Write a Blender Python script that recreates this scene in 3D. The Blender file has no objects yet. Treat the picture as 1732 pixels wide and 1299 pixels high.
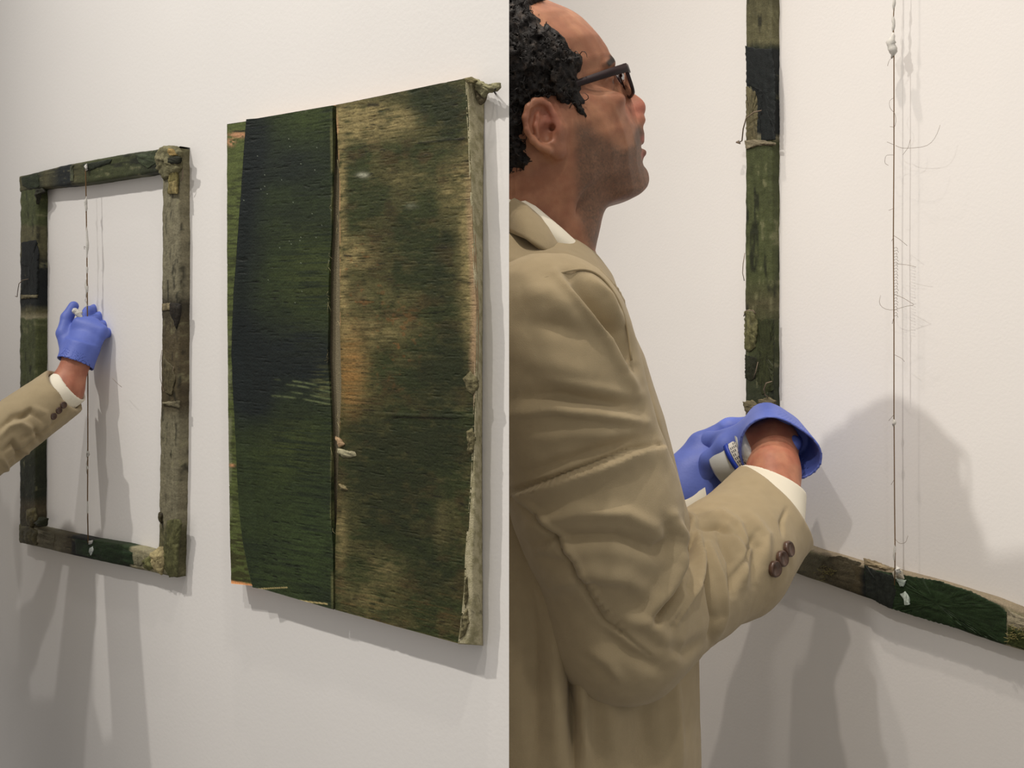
import bpy, math, random
import numpy as np
from mathutils import Vector, Matrix

# ------------------------------------------------------------------ camera, light, exposure
F = 1800.0; CX = 866.0; HY = 558.0; H = 1.6          # focal length in px, principal column, horizon row, eye height
sc = bpy.context.scene
cam_d = bpy.data.cameras.new('camera'); cam = bpy.data.objects.new('camera', cam_d)
sc.collection.objects.link(cam); sc.camera = cam
cam_d.sensor_width = 36.0; cam_d.lens = 36.0 * F / 1732.0
cam_d.shift_y = -(649.5 - HY) / 1732.0; cam_d.clip_start = 0.02
cam.location = (0, 0, H); cam.rotation_euler = (math.pi / 2, 0, 0)
w = bpy.data.worlds.new('world'); sc.world = w; w.use_nodes = True
w.node_tree.nodes['Background'].inputs[0].default_value = (1.0, 0.945, 0.885, 1)
w.node_tree.nodes['Background'].inputs[1].default_value = 0.46
sc.view_settings.view_transform = 'Standard'; sc.view_settings.look = 'None'
sc.view_settings.exposure = 0.0; sc.view_settings.gamma = 1.0; sc.view_settings.use_curve_mapping = False

def spot(name, loc, target, power, angle, blend, radius, col):
    d = bpy.data.lights.new(name, 'SPOT'); o = bpy.data.objects.new(name, d)
    sc.collection.objects.link(o)
    d.energy = power; d.spot_size = math.radians(angle); d.spot_blend = blend
    d.shadow_soft_size = radius; d.color = col
    o.location = (loc[0], loc[1], loc[2] + H)
    v = Vector((target[0] - loc[0], target[1] - loc[1], target[2] - loc[2]))
    o.rotation_euler = v.to_track_quat('-Z', 'Y').to_euler()
    return o
spot('track_spot_left', (-1.95, 0.30, 2.35), (-0.05, 1.0, 0.22), 185, 38, 1.0, 0.03, (1, .95, .88))
spot('track_spot_left_second', (-1.1, -0.4, 2.3), (-0.05, 1.0, 0.25), 76, 42, 0.9, 0.04, (1, .95, .9))
spot('track_spot_right', (-0.22, 0.62, 2.5), (0.60, 1.6, 0.0), 105, 56, 0.9, 0.03, (1, .9, .8))
spot('track_spot_right_second', (-0.32, 1.36, 2.3), (0.55, 1.6, -0.1), 75, 58, 0.9, 0.03, (1, .9, .8))

spot('added_fill_spot', (0.30, -0.25, 2.45), (0.08, 1.1, -0.1), 55, 30, 0.9, 0.07, (1, .93, .84))  # extra lamp added to brighten the near side of the man

# ------------------------------------------------------------------ helpers
rng = np.random.RandomState(7)
def lin(r, g, b):
    f = lambda c: (c / 255 / 12.92) if c / 255 <= .04045 else ((c / 255 + .055) / 1.055) ** 2.4
    return np.array([f(r), f(g), f(b)])
def _h(ix, iy, iz):
    n = (ix * 374761393 + iy * 668265263 + iz * 2147483647 * 3 + iz * 1274126177) & 0xffffffff
    n = ((n ^ (n >> 13)) * 1274126177) & 0xffffffff
    return ((n ^ (n >> 16)) & 0xffff) / 65535.0
def vnoise(x, y, z=0.0):
    x = np.asarray(x, float); y = np.asarray(y, float); z = np.asarray(z, float) + x * 0
    x0 = np.floor(x).astype(np.int64); y0 = np.floor(y).astype(np.int64); z0 = np.floor(z).astype(np.int64)
    u = x - x0; v = y - y0; t = z - z0
    u = u * u * (3 - 2 * u); v = v * v * (3 - 2 * v); t = t * t * (3 - 2 * t)
    r = 0
    for i in (0, 1):
        for j in (0, 1):
            for k in (0, 1):
                r = r + _h(x0 + i, y0 + j, z0 + k) * (u if i else 1 - u) * (v if j else 1 - v) * (t if k else 1 - t)
    return r
def fbm(x, y, z=0.0, o=4):
    s = 0; a = .5; n = 0
    for i in range(o):
        s = s + a * vnoise(x * 2 ** i + 17.3 * i, y * 2 ** i + 5.1 * i, np.asarray(z) * 2 ** i + 3.7 * i); n += a; a *= .5
    return s / n
def ss(e0, e1, x):
    t = np.clip((x - e0) / (e1 - e0), 0, 1); return t * t * (3 - 2 * t)
def mix(a, b, m):
    m = np.asarray(m)[..., None]; return a * (1 - m) + b * m

def link(name, me, parent=None, **props):
    o = bpy.data.objects.new(name, me); sc.collection.objects.link(o)
    if parent: o.parent = parent
    for k, v in props.items(): o[k] = v
    return o
def empty(name, loc, **props):
    o = bpy.data.objects.new(name, None); sc.collection.objects.link(o)
    o.empty_display_size = .05; o.location = loc
    for k, v in props.items(): o[k] = v
    return o
def mesh(name, V, Fc, mat, cols=None, smooth=True, origin=None):
    me = bpy.data.meshes.new(name)
    V = np.asarray(V, float)
    if origin is not None: V = V - np.asarray(origin)
    if isinstance(Fc, np.ndarray):
        n = len(Fc); k = Fc.shape[1]
        me.vertices.add(len(V)); me.vertices.foreach_set('co', V.astype(np.float32).ravel())
        me.loops.add(n * k); me.loops.foreach_set('vertex_index', Fc.astype(np.int32).ravel())
        me.polygons.add(n); me.polygons.foreach_set('loop_start', (np.arange(n) * k).astype(np.int32))
        me.update(calc_edges=True)
    else:
        me.from_pydata([tuple(v) for v in V], [], Fc); me.update()
    me.validate()
    me.polygons.foreach_set('use_smooth', [smooth] * len(me.polygons))
    if cols is not None:
        a = me.color_attributes.new('Col', 'FLOAT_COLOR', 'POINT')
        c = np.ones((len(V), 4), np.float32); c[:, :3] = cols
        a.data.foreach_set('color', c.ravel())
    me.materials.append(mat)
    return me

def material(name, col=None, rough=.7, attr=False, grain=0, gscale=300, bump=0, bscale=400, stretch=None, spec=.3, sss=0, trans=0, metal=0, sheen=0, stuff=None):
    m = bpy.data.materials.new(name); m.use_nodes = True; nt = m.node_tree; b = nt.nodes['Principled BSDF']
    b.inputs['Roughness'].default_value = rough; b.inputs['Specular IOR Level'].default_value = spec
    b.inputs['Metallic'].default_value = metal
    b.inputs['Sheen Weight'].default_value = sheen
    if trans: b.inputs['Transmission Weight'].default_value = trans
    if sss:
        b.inputs['Subsurface Weight'].default_value = sss; b.inputs['Subsurface Scale'].default_value = .006
        b.inputs['Subsurface Radius'].default_value = (1, .35, .2)
    tc = nt.nodes.new('ShaderNodeTexCoord'); mp = nt.nodes.new('ShaderNodeMapping')
    nt.links.new(tc.outputs['Object'], mp.inputs[0])
    if stretch: mp.inputs['Scale'].default_value = stretch
    if attr:
        src = nt.nodes.new('ShaderNodeVertexColor'); src.layer_name = 'Col'; out = src.outputs[0]
    else:
        src = nt.nodes.new('ShaderNodeRGB'); src.outputs[0].default_value = (*col, 1); out = src.outputs[0]
    if grain:
        n = nt.nodes.new('ShaderNodeTexNoise'); n.inputs['Scale'].default_value = gscale; n.inputs['Detail'].default_value = 4
        nt.links.new(mp.outputs[0], n.inputs[0])
        mr = nt.nodes.new('ShaderNodeMapRange'); mr.inputs[1].default_value = .25; mr.inputs[2].default_value = .75
        mr.inputs[3].default_value = 1 - grain; mr.inputs[4].default_value = 1 + grain
        nt.links.new(n.outputs[0], mr.inputs[0])
        mm = nt.nodes.new('ShaderNodeVectorMath'); mm.operation = 'SCALE'
        nt.links.new(out, mm.inputs[0]); nt.links.new(mr.outputs[0], mm.inputs['Scale']); out = mm.outputs[0]
    nt.links.new(out, b.inputs['Base Color'])
    if bump:
        n = nt.nodes.new('ShaderNodeTexNoise'); n.inputs['Scale'].default_value = bscale; n.inputs['Detail'].default_value = 3
        nt.links.new(mp.outputs[0], n.inputs[0])
        bp = nt.nodes.new('ShaderNodeBump'); bp.inputs['Strength'].default_value = bump; bp.inputs['Distance'].default_value = .001
        nt.links.new(n.outputs[0], bp.inputs['Height']); nt.links.new(bp.outputs[0], b.inputs['Normal'])
    return m

class Plane:
    """a vertical wall that recedes to the left; n points into the room, d to the near right"""
    def __init__(s, off, px, depth):
        L = math.hypot(off, F); s.d = np.array([off / L, -F / L, 0]); s.n = np.array([-F / L, -off / L, 0])
        s.p0 = np.array([(px - CX) / F * depth, depth, H])
    def at(s, px, py, t=0.0):
        px = np.asarray(px, float); py = np.asarray(py, float)
        r = np.stack([(px - CX) / F, np.ones_like(px + py), (HY - py) / F + px * 0], -1)
        c = np.dot(s.p0 - np.array([0, 0, H]), s.n) + np.asarray(t)
        Y = c / (r @ s.n)
        P = r * Y[..., None]; P[..., 2] += H
        return P
def P(px, py, Y): return np.array([(px - CX) / F * Y, Y, (HY - py) / F * Y + H])

def tube(pts, rad, nseg=6, closed=False):
    pts = [np.asarray(p, float) for p in pts]; n = len(pts)
    if np.isscalar(rad): rad = [rad] * n
    V = []; Fs = []
    up = np.array([.13, .21, .97])
    for i, p in enumerate(pts):
        t = pts[min(i + 1, n - 1)] - pts[max(i - 1, 0)] if not closed else pts[(i + 1) % n] - pts[i - 1]
        t = t / (np.linalg.norm(t) + 1e-12)
        a = np.cross(t, up); a /= np.linalg.norm(a) + 1e-9; b = np.cross(t, a)
        for k in range(nseg):
            an = 2 * math.pi * k / nseg
            V.append(p + rad[i] * (math.cos(an) * a + math.sin(an) * b))
    for i in range(n if closed else n - 1):
        j = (i + 1) % n
        for k in range(nseg):
            l = (k + 1) % nseg
            Fs.append((i * nseg + k, i * nseg + l, j * nseg + l, j * nseg + k))
    if not closed:
        Fs.append(tuple(range(nseg))[::-1]); Fs.append(tuple((n - 1) * nseg + k for k in range(nseg)))
    return V, Fs
def joinm(parts):
    V = []; Fs = []
    for v, f in parts:
        o = len(V); V += list(v); Fs += [tuple(i + o for i in q) for q in f]
    return V, Fs
def box(lo, hi):
    (a, b, c), (d, e, f) = lo, hi
    V = [(a, b, c), (d, b, c), (d, e, c), (a, e, c), (a, b, f), (d, b, f), (d, e, f), (a, e, f)]
    return V, [(0, 3, 2, 1), (4, 5, 6, 7), (0, 1, 5, 4), (1, 2, 6, 5), (2, 3, 7, 6), (3, 0, 4, 7)]
def prism(poly, z0, z1):
    n = len(poly); V = [(x, y, z0) for x, y in poly] + [(x, y, z1) for x, y in poly]
    Fs = [tuple(range(n))[::-1], tuple(range(n, 2 * n))] + [(i, (i + 1) % n, n + (i + 1) % n, n + i) for i in range(n)]
    return V, Fs

# ------------------------------------------------------------------ room
M_wall = material('white_wall_paint', (.80, .78, .755), .85, bump=.14, bscale=260, grain=.015, gscale=6)
M_floor = material('grey_concrete', (.30, .29, .28), .6, grain=.15, gscale=5, bump=.1, bscale=60)
WA = Plane(2186, 861, .88)
WB = Plane(1266, 1285, 1.62)
def wall_poly(W, pa, pb, thick, mitre=0.0):
    a = W.at(pa, HY)[:2]; b = W.at(pb, HY)[:2]; n = W.n[:2]; d = W.d[:2]
    return [tuple(a), tuple(b), tuple(b - n * thick + d * mitre), tuple(a - n * thick)]
# left partition: its right end is cut back at an angle, so it ends in one crisp vertical edge
v, f = prism(wall_poly(WA, -900, 861, .03, -.06)[::-1], 0, H + .47)
link('wall_left', mesh('wall_left', v, f, M_wall, smooth=False), kind='structure')
v, f = prism(wall_poly(WB, 560, 2500, .12)[::-1], 0, 3.4)
link('wall_right', mesh('wall_right', v, f, M_wall, smooth=False), kind='structure')
v, f = box((-3.2, -2.5, -.1), (3.0, 4.6, 0))
link('floor', mesh('floor', v, f, M_floor, smooth=False), kind='structure')

# ------------------------------------------------------------------ surfaces laid on a wall
def edge(pts, r, key=1):
    """polyline (x,y) sampled at fraction r (0..1) of its key coordinate"""
    pts = np.array(pts, float); k = pts[:, key]; s = (k - k[0]) / (k[-1] - k[0])
    return np.stack([np.interp(r, s, pts[:, 0]), np.interp(r, s, pts[:, 1])], -1)
def sheet(W, Lp, Rp, t, nx, ny, colf, dispf, key=1, skirt=None, jag=0, jseed=0, tR=None):
    """surface between two edges; (x,y) are the wall coordinates; skirts run back to the wall"""
    r = np.linspace(0, 1, ny); s = np.linspace(0, 1, nx)
    A = edge(Lp, r, key); B = edge(Rp, r, key)
    if jag:
        A = A + jag * (fbm(r * 30 + jseed, r * 0 + 3)[:, None] - .5) * 2
        B = B + jag * (fbm(r * 30 + jseed + 50, r * 0 + 9)[:, None] - .5) * 2
    G = A[:, None] * (1 - s[None, :, None]) + B[:, None] * s[None, :, None]
    x = G[..., 0]; y = G[..., 1]
    tt = t + dispf(x, y)
    Pts = W.at(x, y, t)                      # on the front plane
    Pts = Pts + W.n * (tt - t)[..., None]
    cols = colf(x, y)
    V = Pts.reshape(-1, 3); C = cols.reshape(-1, 3)
    idx = np.arange(nx * ny).reshape(ny, nx)
    q = [np.stack([idx[:-1, :-1], idx[1:, :-1], idx[1:, 1:], idx[:-1, 1:]], -1).reshape(-1, 4)]
    if skirt is not None:
        for ring, sel, flip in ((idx[:, 0], 'L', 0), (idx[:, -1], 'R', 1), (idx[0, :], 'T', 1), (idx[-1, :], 'B', 0)):
            base = len(V); nn = 4
            p = V[ring]; c = C[ring]
            tn = tt.reshape(-1)[ring]
            last = ring
            for k in range(1, nn):
                back = p - W.n * ((tn - (skirt)) * k / (nn - 1))[:, None]
                V = np.vstack([V, back]); C = np.vstack([C, c * (.95 if k < 3 else .9)])
                cur = np.arange(len(V) - len(ring), len(V))
                a = np.stack([last[:-1], last[1:], cur[1:], cur[:-1]], -1)
                if flip == 0: a = a[:, ::-1]
                q.append(a[:, ::-1] if sel in 'LR' else a[:, ::-1]); last = cur
    return V, np.vstack(q), C
def scrap(W, poly, t, h, col, var=.12, seed=0, jag=1.5, base=0.0, stripe=None):
    """a torn flake of stiff canvas lying on the bar: boundary ring, bulged middle, thin edge"""
    poly = np.array(poly, float); n = len(poly)
    dense = []
    for i in range(n):
        a, b = poly[i], poly[(i + 1) % n]
        m = max(2, int(np.linalg.norm(b - a) / 2.5))
        for k in range(m): dense.append(a + (b - a) * k / m)
    dense = np.array(dense); N = len(dense)
    ctr = dense.mean(0)
    dense = dense + jag * (rng.rand(N, 2) - .5)
    R = [1.0, .985, .93, .86, .78, .7, .61, .52, .43, .34, .25, .16, .08]
    ext = poly.max(0) - poly.min(0); long_x = ext[0] > ext[1]
    V = []; C = []
    edge0 = W.at(dense[:, 0], dense[:, 1], t)
    V.append(edge0 - W.n * (t - base if base >= 0 else .002)); C.append(np.tile(col * .6, (N, 1)))
    for k, rr in enumerate(R):
        g = ctr + (dense - ctr) * rr
        x, y = g[:, 0], g[:, 1]
        nz = fbm(x / 7 + seed, y / 5 + seed * 3, o=3) - .5
        hh = h * (1 - rr ** 2) ** .6 + h * 1.3 * nz
        fib = fbm(x / 16, (y - .3 * (x - ctr[0])) / 1.8 + seed) if long_x else fbm(x / 1.8 + seed, y / 14)
        hh = hh + h * .5 * (fib - .5)
        c = col[None] * (1 + var * 5 * nz[:, None]) * (1 + 1.3 * (fib - .5) + .7 * (fbm(x / 1.6, y / 1.6 + seed) - .5))[:, None]
        V.append(W.at(x, y, t) + W.n * hh[:, None])
        C.append(c)
    nz = 0
    V.append((W.at(*ctr, t) + W.n * h)[None]); C.append(col[None])
    V = np.vstack(V); C = np.clip(np.vstack(C), .002, 1)
    Fs = []
    for k in range(len(R)):
        for i in range(N):
            j = (i + 1) % N
            Fs.append((k * N + i, k * N + j, (k + 1) * N + j, (k + 1) * N + i))
    for i in range(N): Fs.append((len(R) * N + i, len(R) * N + (i + 1) % N, (len(R) + 1) * N))
    return V, Fs, C

M_paint = material('oil_paint', attr=True, rough=.62, grain=.22, gscale=420, bump=.5, bscale=500, spec=.25)
M_canvas = material('raw_canvas', attr=True, rough=.85, grain=.15, gscale=500, bump=.6, bscale=900, spec=.15)
M_thread = material('brown_thread', lin(110, 85, 55), .8)
M_hair = material('dark_fibre', lin(120, 105, 90), .8)
M_cotton = material('wet_cotton', lin(205, 203, 196), .9, grain=.1, gscale=600)
M_black_cloth = material('dark_wood', (.03, .028, .025), .8)
def G(x, y, cx, cy, rx, ry): return np.exp(-((x - cx) / rx) ** 2 - ((y - cy) / ry) ** 2)

# ------------------------------------------------------------------ the green painting
TP = .020                                   # depth of the stretcher
painting = empty('slit_painting', tuple(WA.at(600, 1060)), label='large dark green and ochre canvas painting with a vertical slit', category='painting')
o0 = np.array(painting.location)
def top_y(x): return np.interp(x, [384, 567, 572, 795], [210, 178.5, 176.5, 131])
flap_edge = [(422, 203), (415, 300), (408, 400), (401, 500), (397, 600), (399, 650), (404, 740), (409, 850), (416, 910), (425, 960), (433, 992)]
slitL = [(565, 179), (564.5, 200), (563.5, 240), (561, 300), (559, 400), (556, 450), (555, 520), (554, 600), (556, 650), (559, 720), (560.5, 800), (562, 880), (565, 925), (565.4, 1000), (565.4, 1031)]
slitR = [(568.5, 177), (568.7, 200), (570, 240), (570.5, 320), (570, 420), (571, 480), (571, 560), (574, 640), (573, 680), (570, 720), (570, 800), (569, 870), (567, 925), (566.8, 1000), (566.8, 1031.5)]
right_edge = [(789, 132), (790, 145), (792, 200), (795, 260), (797, 320), (800, 400), (804, 480), (806, 520), (805, 600), (803, 680), (801, 760), (798, 820), (794, 870), (789, 940), (787, 1000), (781, 1060), (777, 1089)]
left_edge = [(384, 210), (384, 300), (384.5, 500), (386, 700), (388, 850), (391, 987)]

def streaks(x, y, sy=2.2, sx=45, seed=0):
    yy = y + .23 * (x - 600) * np.interp(y, [130, 560, 1090], [.8, 0, -1.1])
    return fbm(x / sx + seed, yy / sy + seed * 7, o=3)
def col_flap(x, y):
    n = streaks(x, y, 3, 14, 1); m = fbm(x / 20, y / 30)
    a = lin(84, 94, 50); b = lin(56, 62, 34); g = lin(118, 122, 92)
    c = mix(np.broadcast_to(a, x.shape + (3,)), b, ss(.4, .7, n))
    c = mix(c, g, .75 * ss(520, 640, y) * ss(.35, .6, m) * ss(395, 388, x))
    c = mix(c, lin(88, 98, 52), .5 * ss(.5, .65, m) * ss(520, 300, y))
    c = mix(c, lin(60, 58, 30), .6 * ss(850, 940, y) * ss(.4, .6, n))
    o = np.maximum(G(x, y, 404, 228, 14, 4.5), G(x, y, 391, 240, 6, 6)) * ss(.35, .6, fbm(x / 5, y / 4) + .1)
    c = mix(c, lin(186, 140, 104), np.clip(o * 1.5, 0, 1))
    c = mix(c, lin(40, 42, 26), ss(.6, .9, G(x + (y - 222) * 2.0, y, 408, 222, 30, 3.2)))
    c = mix(c, lin(214, 150, 98), ss(980.5, 983, y - (x - 391) * .17 + 1.5 * (fbm(x / 4, y * 0) - .5)))
    c = mix(c, lin(190, 140, 100), G(x, y, 392, 787, 5, 2.5))
    return c
def col_left(x, y):
    n = streaks(x, y, 2.0, 40, 2); m = fbm(x / 60 + 3, y / 55)
    a = lin(47, 58, 31); navy = lin(22, 29, 29); dk = lin(34, 43, 27)
    c = mix(np.broadcast_to(dk, x.shape + (3,)), a, ss(.35, .65, m + .25 * (n - .5)) * .8)
    band = ss(60, 10, x - np.interp(y, [200, 400, 600, 1000], [420, 405, 398, 430])) * ss(700, 420, y)
    nv = np.clip(.95 * band + 1.15 * G(x, y, 430, 610, 110, 70) + .9 * G(x, y, 530, 600, 40, 48) + .8 * G(x, y, 430, 690, 45, 40) + .55 * G(x, y, 500, 290, 60, 60) + .35 * G(x, y, 470, 230, 60, 40), 0, 1)
    nv = np.clip(nv + (n - .5) * .9 * (nv > .05) * (1 - nv) * 2, 0, 1)
    c = mix(c, navy, nv)
    c = mix(c, lin(60, 72, 34), .75 * G(x, y, 535, 200, 70, 40) * ss(.3, .6, n + .1))
    c = mix(c, lin(66, 74, 34), .55 * (G(x, y, 530, 470, 60, 90) + G(x, y, 500, 760, 60, 60)) * ss(.35, .6, n))
    c = mix(c, lin(54, 68, 36), .6 * (G(x, y, 500, 960, 90, 60) + G(x, y, 530, 880, 50, 90)) * ss(.25, .6, n))
    c = c * (.72 + .56 * fbm(x / 6 + 5, y / 5 + 2, o=4))[..., None]
    # pale dry brush sweeps
    for k, (y0, l0) in enumerate(((641, 455), (648, 470), (660, 480), (669, 440), (655, 520), (634, 520))):
        yc = y0 + .0011 * (x - 440) ** 2
        c = mix(c, lin(110, 120, 82), .75 * np.exp(-((y - yc) / 1.4) ** 2) * ss(l0, l0 + 40, x) * ss(.35, .6, fbm(x / 12 + k, y * 0)) )
    c = mix(c, lin(98, 100, 62), .7 * G(x, y, 548, 650, 14, 28) * ss(.45, .6, n))
    c = mix(c, lin(98, 98, 62), .8 * ss(557, 561, x + .5 * (n - .5)) * ss(0.3, .6, fbm(x * 0, y / 30 + 8)) * ss(4, 1, np.abs(x - np.interp(y, [179, 400, 600, 925], [563, 557, 553, 564]))))
    spk = (vnoise(x / 1.6, y / 1.6, 9.1) > .968) & (G(x, y, 500, 330, 90, 110) + G(x, y, 500, 480, 60, 60) > .4)
    c = mix(c, lin(150, 160, 140), .8 * spk)
    dark = ss(.66, .78, streaks(x, y, 1.8, 18, 5)) * (.3 + G(x, y, 455, 920, 60, 60) + G(x, y, 440, 500, 50, 60))
    c = mix(c, lin(17, 21, 15), np.clip(dark, 0, .9))
    c = mix(c, lin(176, 160, 110), ss(.75, .95, np.exp(-((y - (994 - .05 * (x - 470))) / 2.2) ** 2) * (np.abs(x - 462) < 26)))
    c = mix(c, lin(176, 160, 110), ss(.7, .95, np.exp(-((y - (1017 + .12 * (x - 520))) / 2.6) ** 2) * (np.abs(x - 532) < 24)))
    c = mix(c, lin(110, 110, 92), G(x, y, 512, 187, 7, 4) * ss(.5, .7, vnoise(x / 2, y / 2)))
    return c
def col_right(x, y):
    n = streaks(x, y, 2.2, 42, 3); m = fbm(x / 40 + 9, y / 32 + 2, o=5); q = fbm(x / 14, y / 9, o=4)
    ol = lin(73, 71, 41); dg = lin(52, 58, 30); br = lin(66, 56, 32); och = lin(140, 126, 84)
    c = mix(np.broadcast_to(ol, x.shape + (3,)), dg, ss(.40, .56, m + .3 * (n - .5) + .3 * (q - .5)))
    c = mix(c, br, .85 * ss(.5, .72, fbm(x / 30 + 40, y / 22)) * ss(.3, .6, n + .1))
    lo = .35 + 1.3 * (n - .2)
    oc = (G(x, y, 610, 205, 62, 30) * 1.3 + G(x, y, 680, 200, 26, 18) + G(x, y, 577, 300, 9, 110) + G(x, y, 600, 430, 34, 24) * .9 + G(x, y, 590, 620, 38, 70) * .5
          + G(x, y, 790, 390, 15, 130) * 1.0 + G(x, y, 796, 560, 13, 60) * 1.0 + G(x, y, 705, 300, 60, 26) * .3 + G(x, y, 765, 320, 22, 50) * .4
          + G(x, y, 640, 560, 80, 24) * .45 + G(x, y, 577, 900, 12, 60) * .8 + G(x, y, 655, 960, 36, 26) * .6 + G(x, y, 640, 500, 90, 20) * .3
          + G(x, y, 745, 890, 14, 50) * .45 + G(x, y, 620, 1010, 50, 30) * .4 + G(x, y, 578, 480, 10, 90) * .8)
    c = mix(c, och, np.clip((oc * lo * 1.15 + (q - .5) * oc * 2.2 - .05), 0, .92))
    c = c * (.62 + .76 * fbm(x / 7 + 5, y / 4.5 + 2, o=4) + .25 * (n - .5))[..., None]
    c = mix(c, lin(118, 110, 74), .28 * ss(.62, .75, fbm(x / 22 + 60, y / 3.2 + 11, o=4)))
    c = mix(c, lin(150, 112, 62), np.clip(G(x, y, 592, 630, 24, 60) * (n * 1.6), 0, .8))
    c = mix(c, lin(124, 84, 46), np.clip(.7 * ss(.62, .75, fbm(x / 9 + 2, y / 7)) * (G(x, y, 670, 590, 40, 70) + G(x, y, 610, 470, 40, 60)), 0, 1))
    dk = (G(x, y, 735, 172, 50, 32) * 1.1 + G(x, y, 760, 200, 20, 50) * .8 + G(x, y, 690, 390, 60, 30) * .5 + G(x, y, 755, 405, 22, 14) * .9 + G(x, y, 700, 460, 50, 40) * .5 + G(x, y, 745, 480, 28, 50) * .7
          + G(x, y, 765, 610, 34, 60) * 1.25 + G(x, y, 720, 640, 60, 60) * .7 + G(x, y, 745, 740, 40, 50) * 1.1 + G(x, y, 640, 830, 50, 100) * .8 + G(x, y, 700, 880, 60, 60) * .8 + G(x, y, 735, 970, 44, 50) * .9 + G(x, y, 640, 340, 50, 30) * .3
          + G(x, y, 680, 770, 100, 60) * .8 + G(x, y, 640, 720, 50, 20) * .4)
    c = mix(c, lin(37, 43, 24), np.clip(dk * (.1 + 1.5 * q + .7 * (n - .5)), 0, .9))
    c = mix(c, lin(104, 78, 44), .35 * ss(.55, .75, n) * ss(960, 1040, y))
    c = mix(c, lin(168, 140, 108), np.clip(.75 * ss(-14, -3, x - np.interp(y, [130, 400, 520, 680, 1090], [790, 800, 806, 803, 776])) * ss(240, 420, y) * ss(660, 600, y), 0, 1))
    c = mix(c, lin(176, 140, 100), .85 * ss(573.5, 571, x) * ss(.3, .5, fbm(x * 0, y / 20)) * ss(740, 700, y) * ss(180, 215, y))
    # dark splits running across
    for (x0, x1, y0, sl, wd) in ((617, 646, 178, -.03, 3.2), (645, 663, 185, -.02, 1.4), (622, 640, 211, 0, 1.3), (700, 792, 243, -.10, 1.0), (768, 790, 236, -.1, 2), (575, 600, 432, .05, 2.2), (572, 590, 253, 0, 1.6), (735, 760, 419, 0, 1.5), (760, 778, 177, 0, 1.6), (660, 770, 705, .03, 1.7), (725, 752, 838, .12, 1.6), (772, 790, 850, .3, 1.8), (756, 776, 990, .5, 1.8), (610, 640, 693, .05, 1)):
        yc = y0 + sl * (x - x0)
        c = mix(c, lin(24, 22, 14), .9 * np.exp(-((y - yc) / wd) ** 2) * ss(x0, x0 + 8, x) * ss(x1, x1 - 8, x))
    c = mix(c, lin(18, 20, 12), .7 * ss(.70, .80, streaks(x, y, 1.7, 15, 8)))
    spk = (vnoise(x / 1.5, y / 1.5, 4.2) > .985) * (G(x, y, 690, 250, 30, 40) + G(x, y, 620, 300, 30, 60) + .3 * G(x, y, 730, 400, 60, 160) > .25)
    c = mix(c, lin(190, 190, 170), .9 * spk)
    c = mix(c, lin(150, 150, 130), np.clip(G(x, y, 614, 296, 9, 4) * 1.3 * ss(.3, .6, q + .1) + .6 * G(x, y, 697, 348, 9, 5) * q, 0, 1))
    c = mix(c, lin(48, 56, 40), .8 * ss(5.5, 1, np.abs(y - (196 - (x - 690) * .3) + 40)) * (x > 690) * ss(.3, .6, n) * .6)
    return c
def d_paint(x, y):
    return .00035 * (streaks(x, y, 2.6, 22, 6) - .5) + .0003 * (fbm(x / 4, y / 3) - .5) + .0012 * (fbm(x / 60, y / 60) - .5) - .0006 * ss(.7, .8, streaks(x, y, 1.8, 18, 5))
def d_left(x, y):
    lift = .003 * ss(16, 0, x - np.interp(y, [203, 600, 992], [422, 397, 433]))
    return d_paint(x, y) + .0012 + lift - .003 * ss(22, 0, 565 - x) * ss(900, 700, y) * ss(200, 330, y)
def d_right(x, y):
    d = d_paint(x, y) - .003 * ss(18, 0, x - 568) * ss(900, 700, y) * ss(200, 330, y)
    return d + .0005 * np.exp(-((y - 700 - .03 * (x - 600)) / 3) ** 2) * ss(600, 680, x) + .0004 * np.exp(-((y - 243 + .1 * (x - 700)) / 3) ** 2) * ss(690, 720, x)
V, q, C = sheet(WA, left_edge, [(x + 8, y) for x, y in flap_edge], TP - .001, 40, 520, col_flap, d_paint, skirt=.0)
link('canvas_flap', mesh('canvas_flap', V, q, M_paint, C, origin=o0), painting, label='narrow olive strip of canvas down the left edge with bare orange spots')
V, q, C = sheet(WA, flap_edge, slitL, TP, 120, 620, col_left, d_left, skirt=TP - .003, jag=.5, jseed=4)
link('canvas_panel', mesh('canvas_panel', V, q, M_paint, C, origin=o0), painting, label='dark green almost black canvas left of the slit')
V, q, C = sheet(WA, slitR, right_edge, TP, 190, 760, col_right, d_right, skirt=TP - .003, jag=.7, jseed=9)
link('canvas_panel', mesh('canvas_panel', V, q, M_paint, C, origin=o0), painting, label='mottled olive and ochre canvas right of the slit')
# inner board seen through the slit
V, q, C = sheet(WA, [(545, 190), (545, 1018)], [(583, 187), (583, 1022)], .0135, 4, 60, lambda x, y: np.broadcast_to(lin(124, 115, 92), x.shape + (3,)) * 1.0, lambda x, y: x * 0, skirt=0)
link('inner_board', mesh('inner_board', V, q, M_canvas, C, origin=o0), painting)
# the wooden stretcher behind the canvas (top, bottom and left edge)
def quad_slab(W, pts, t0, t1, inset=0):
    a = [W.at(x, y, t1) for x, y in pts]
    V = [p - W.n * (t1 - t0) for p in a] + a
    n = len(pts)
    return V, [tuple(range(n)), tuple(range(n, 2 * n))[::-1]] + [(i, n + i, n + (i + 1) % n, (i + 1) % n) for i in range(n)]
for pts in ([(385, 211), (396, 209), (402, 984), (392, 984)], [(396, 210), (786, 136), (786, 160), (396, 232)], [(402, 984), (400, 965), (772, 1055), (774, 1083)]):
    v, f = quad_slab(WA, pts, 0.0, TP - .004)
    link('stretcher_bar', mesh('stretcher_bar', v, f, material('pine', lin(150, 120, 85), .7) if 'pine' not in bpy.data.materials else bpy.data.materials['pine'], smooth=False, origin=o0), painting)
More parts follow.
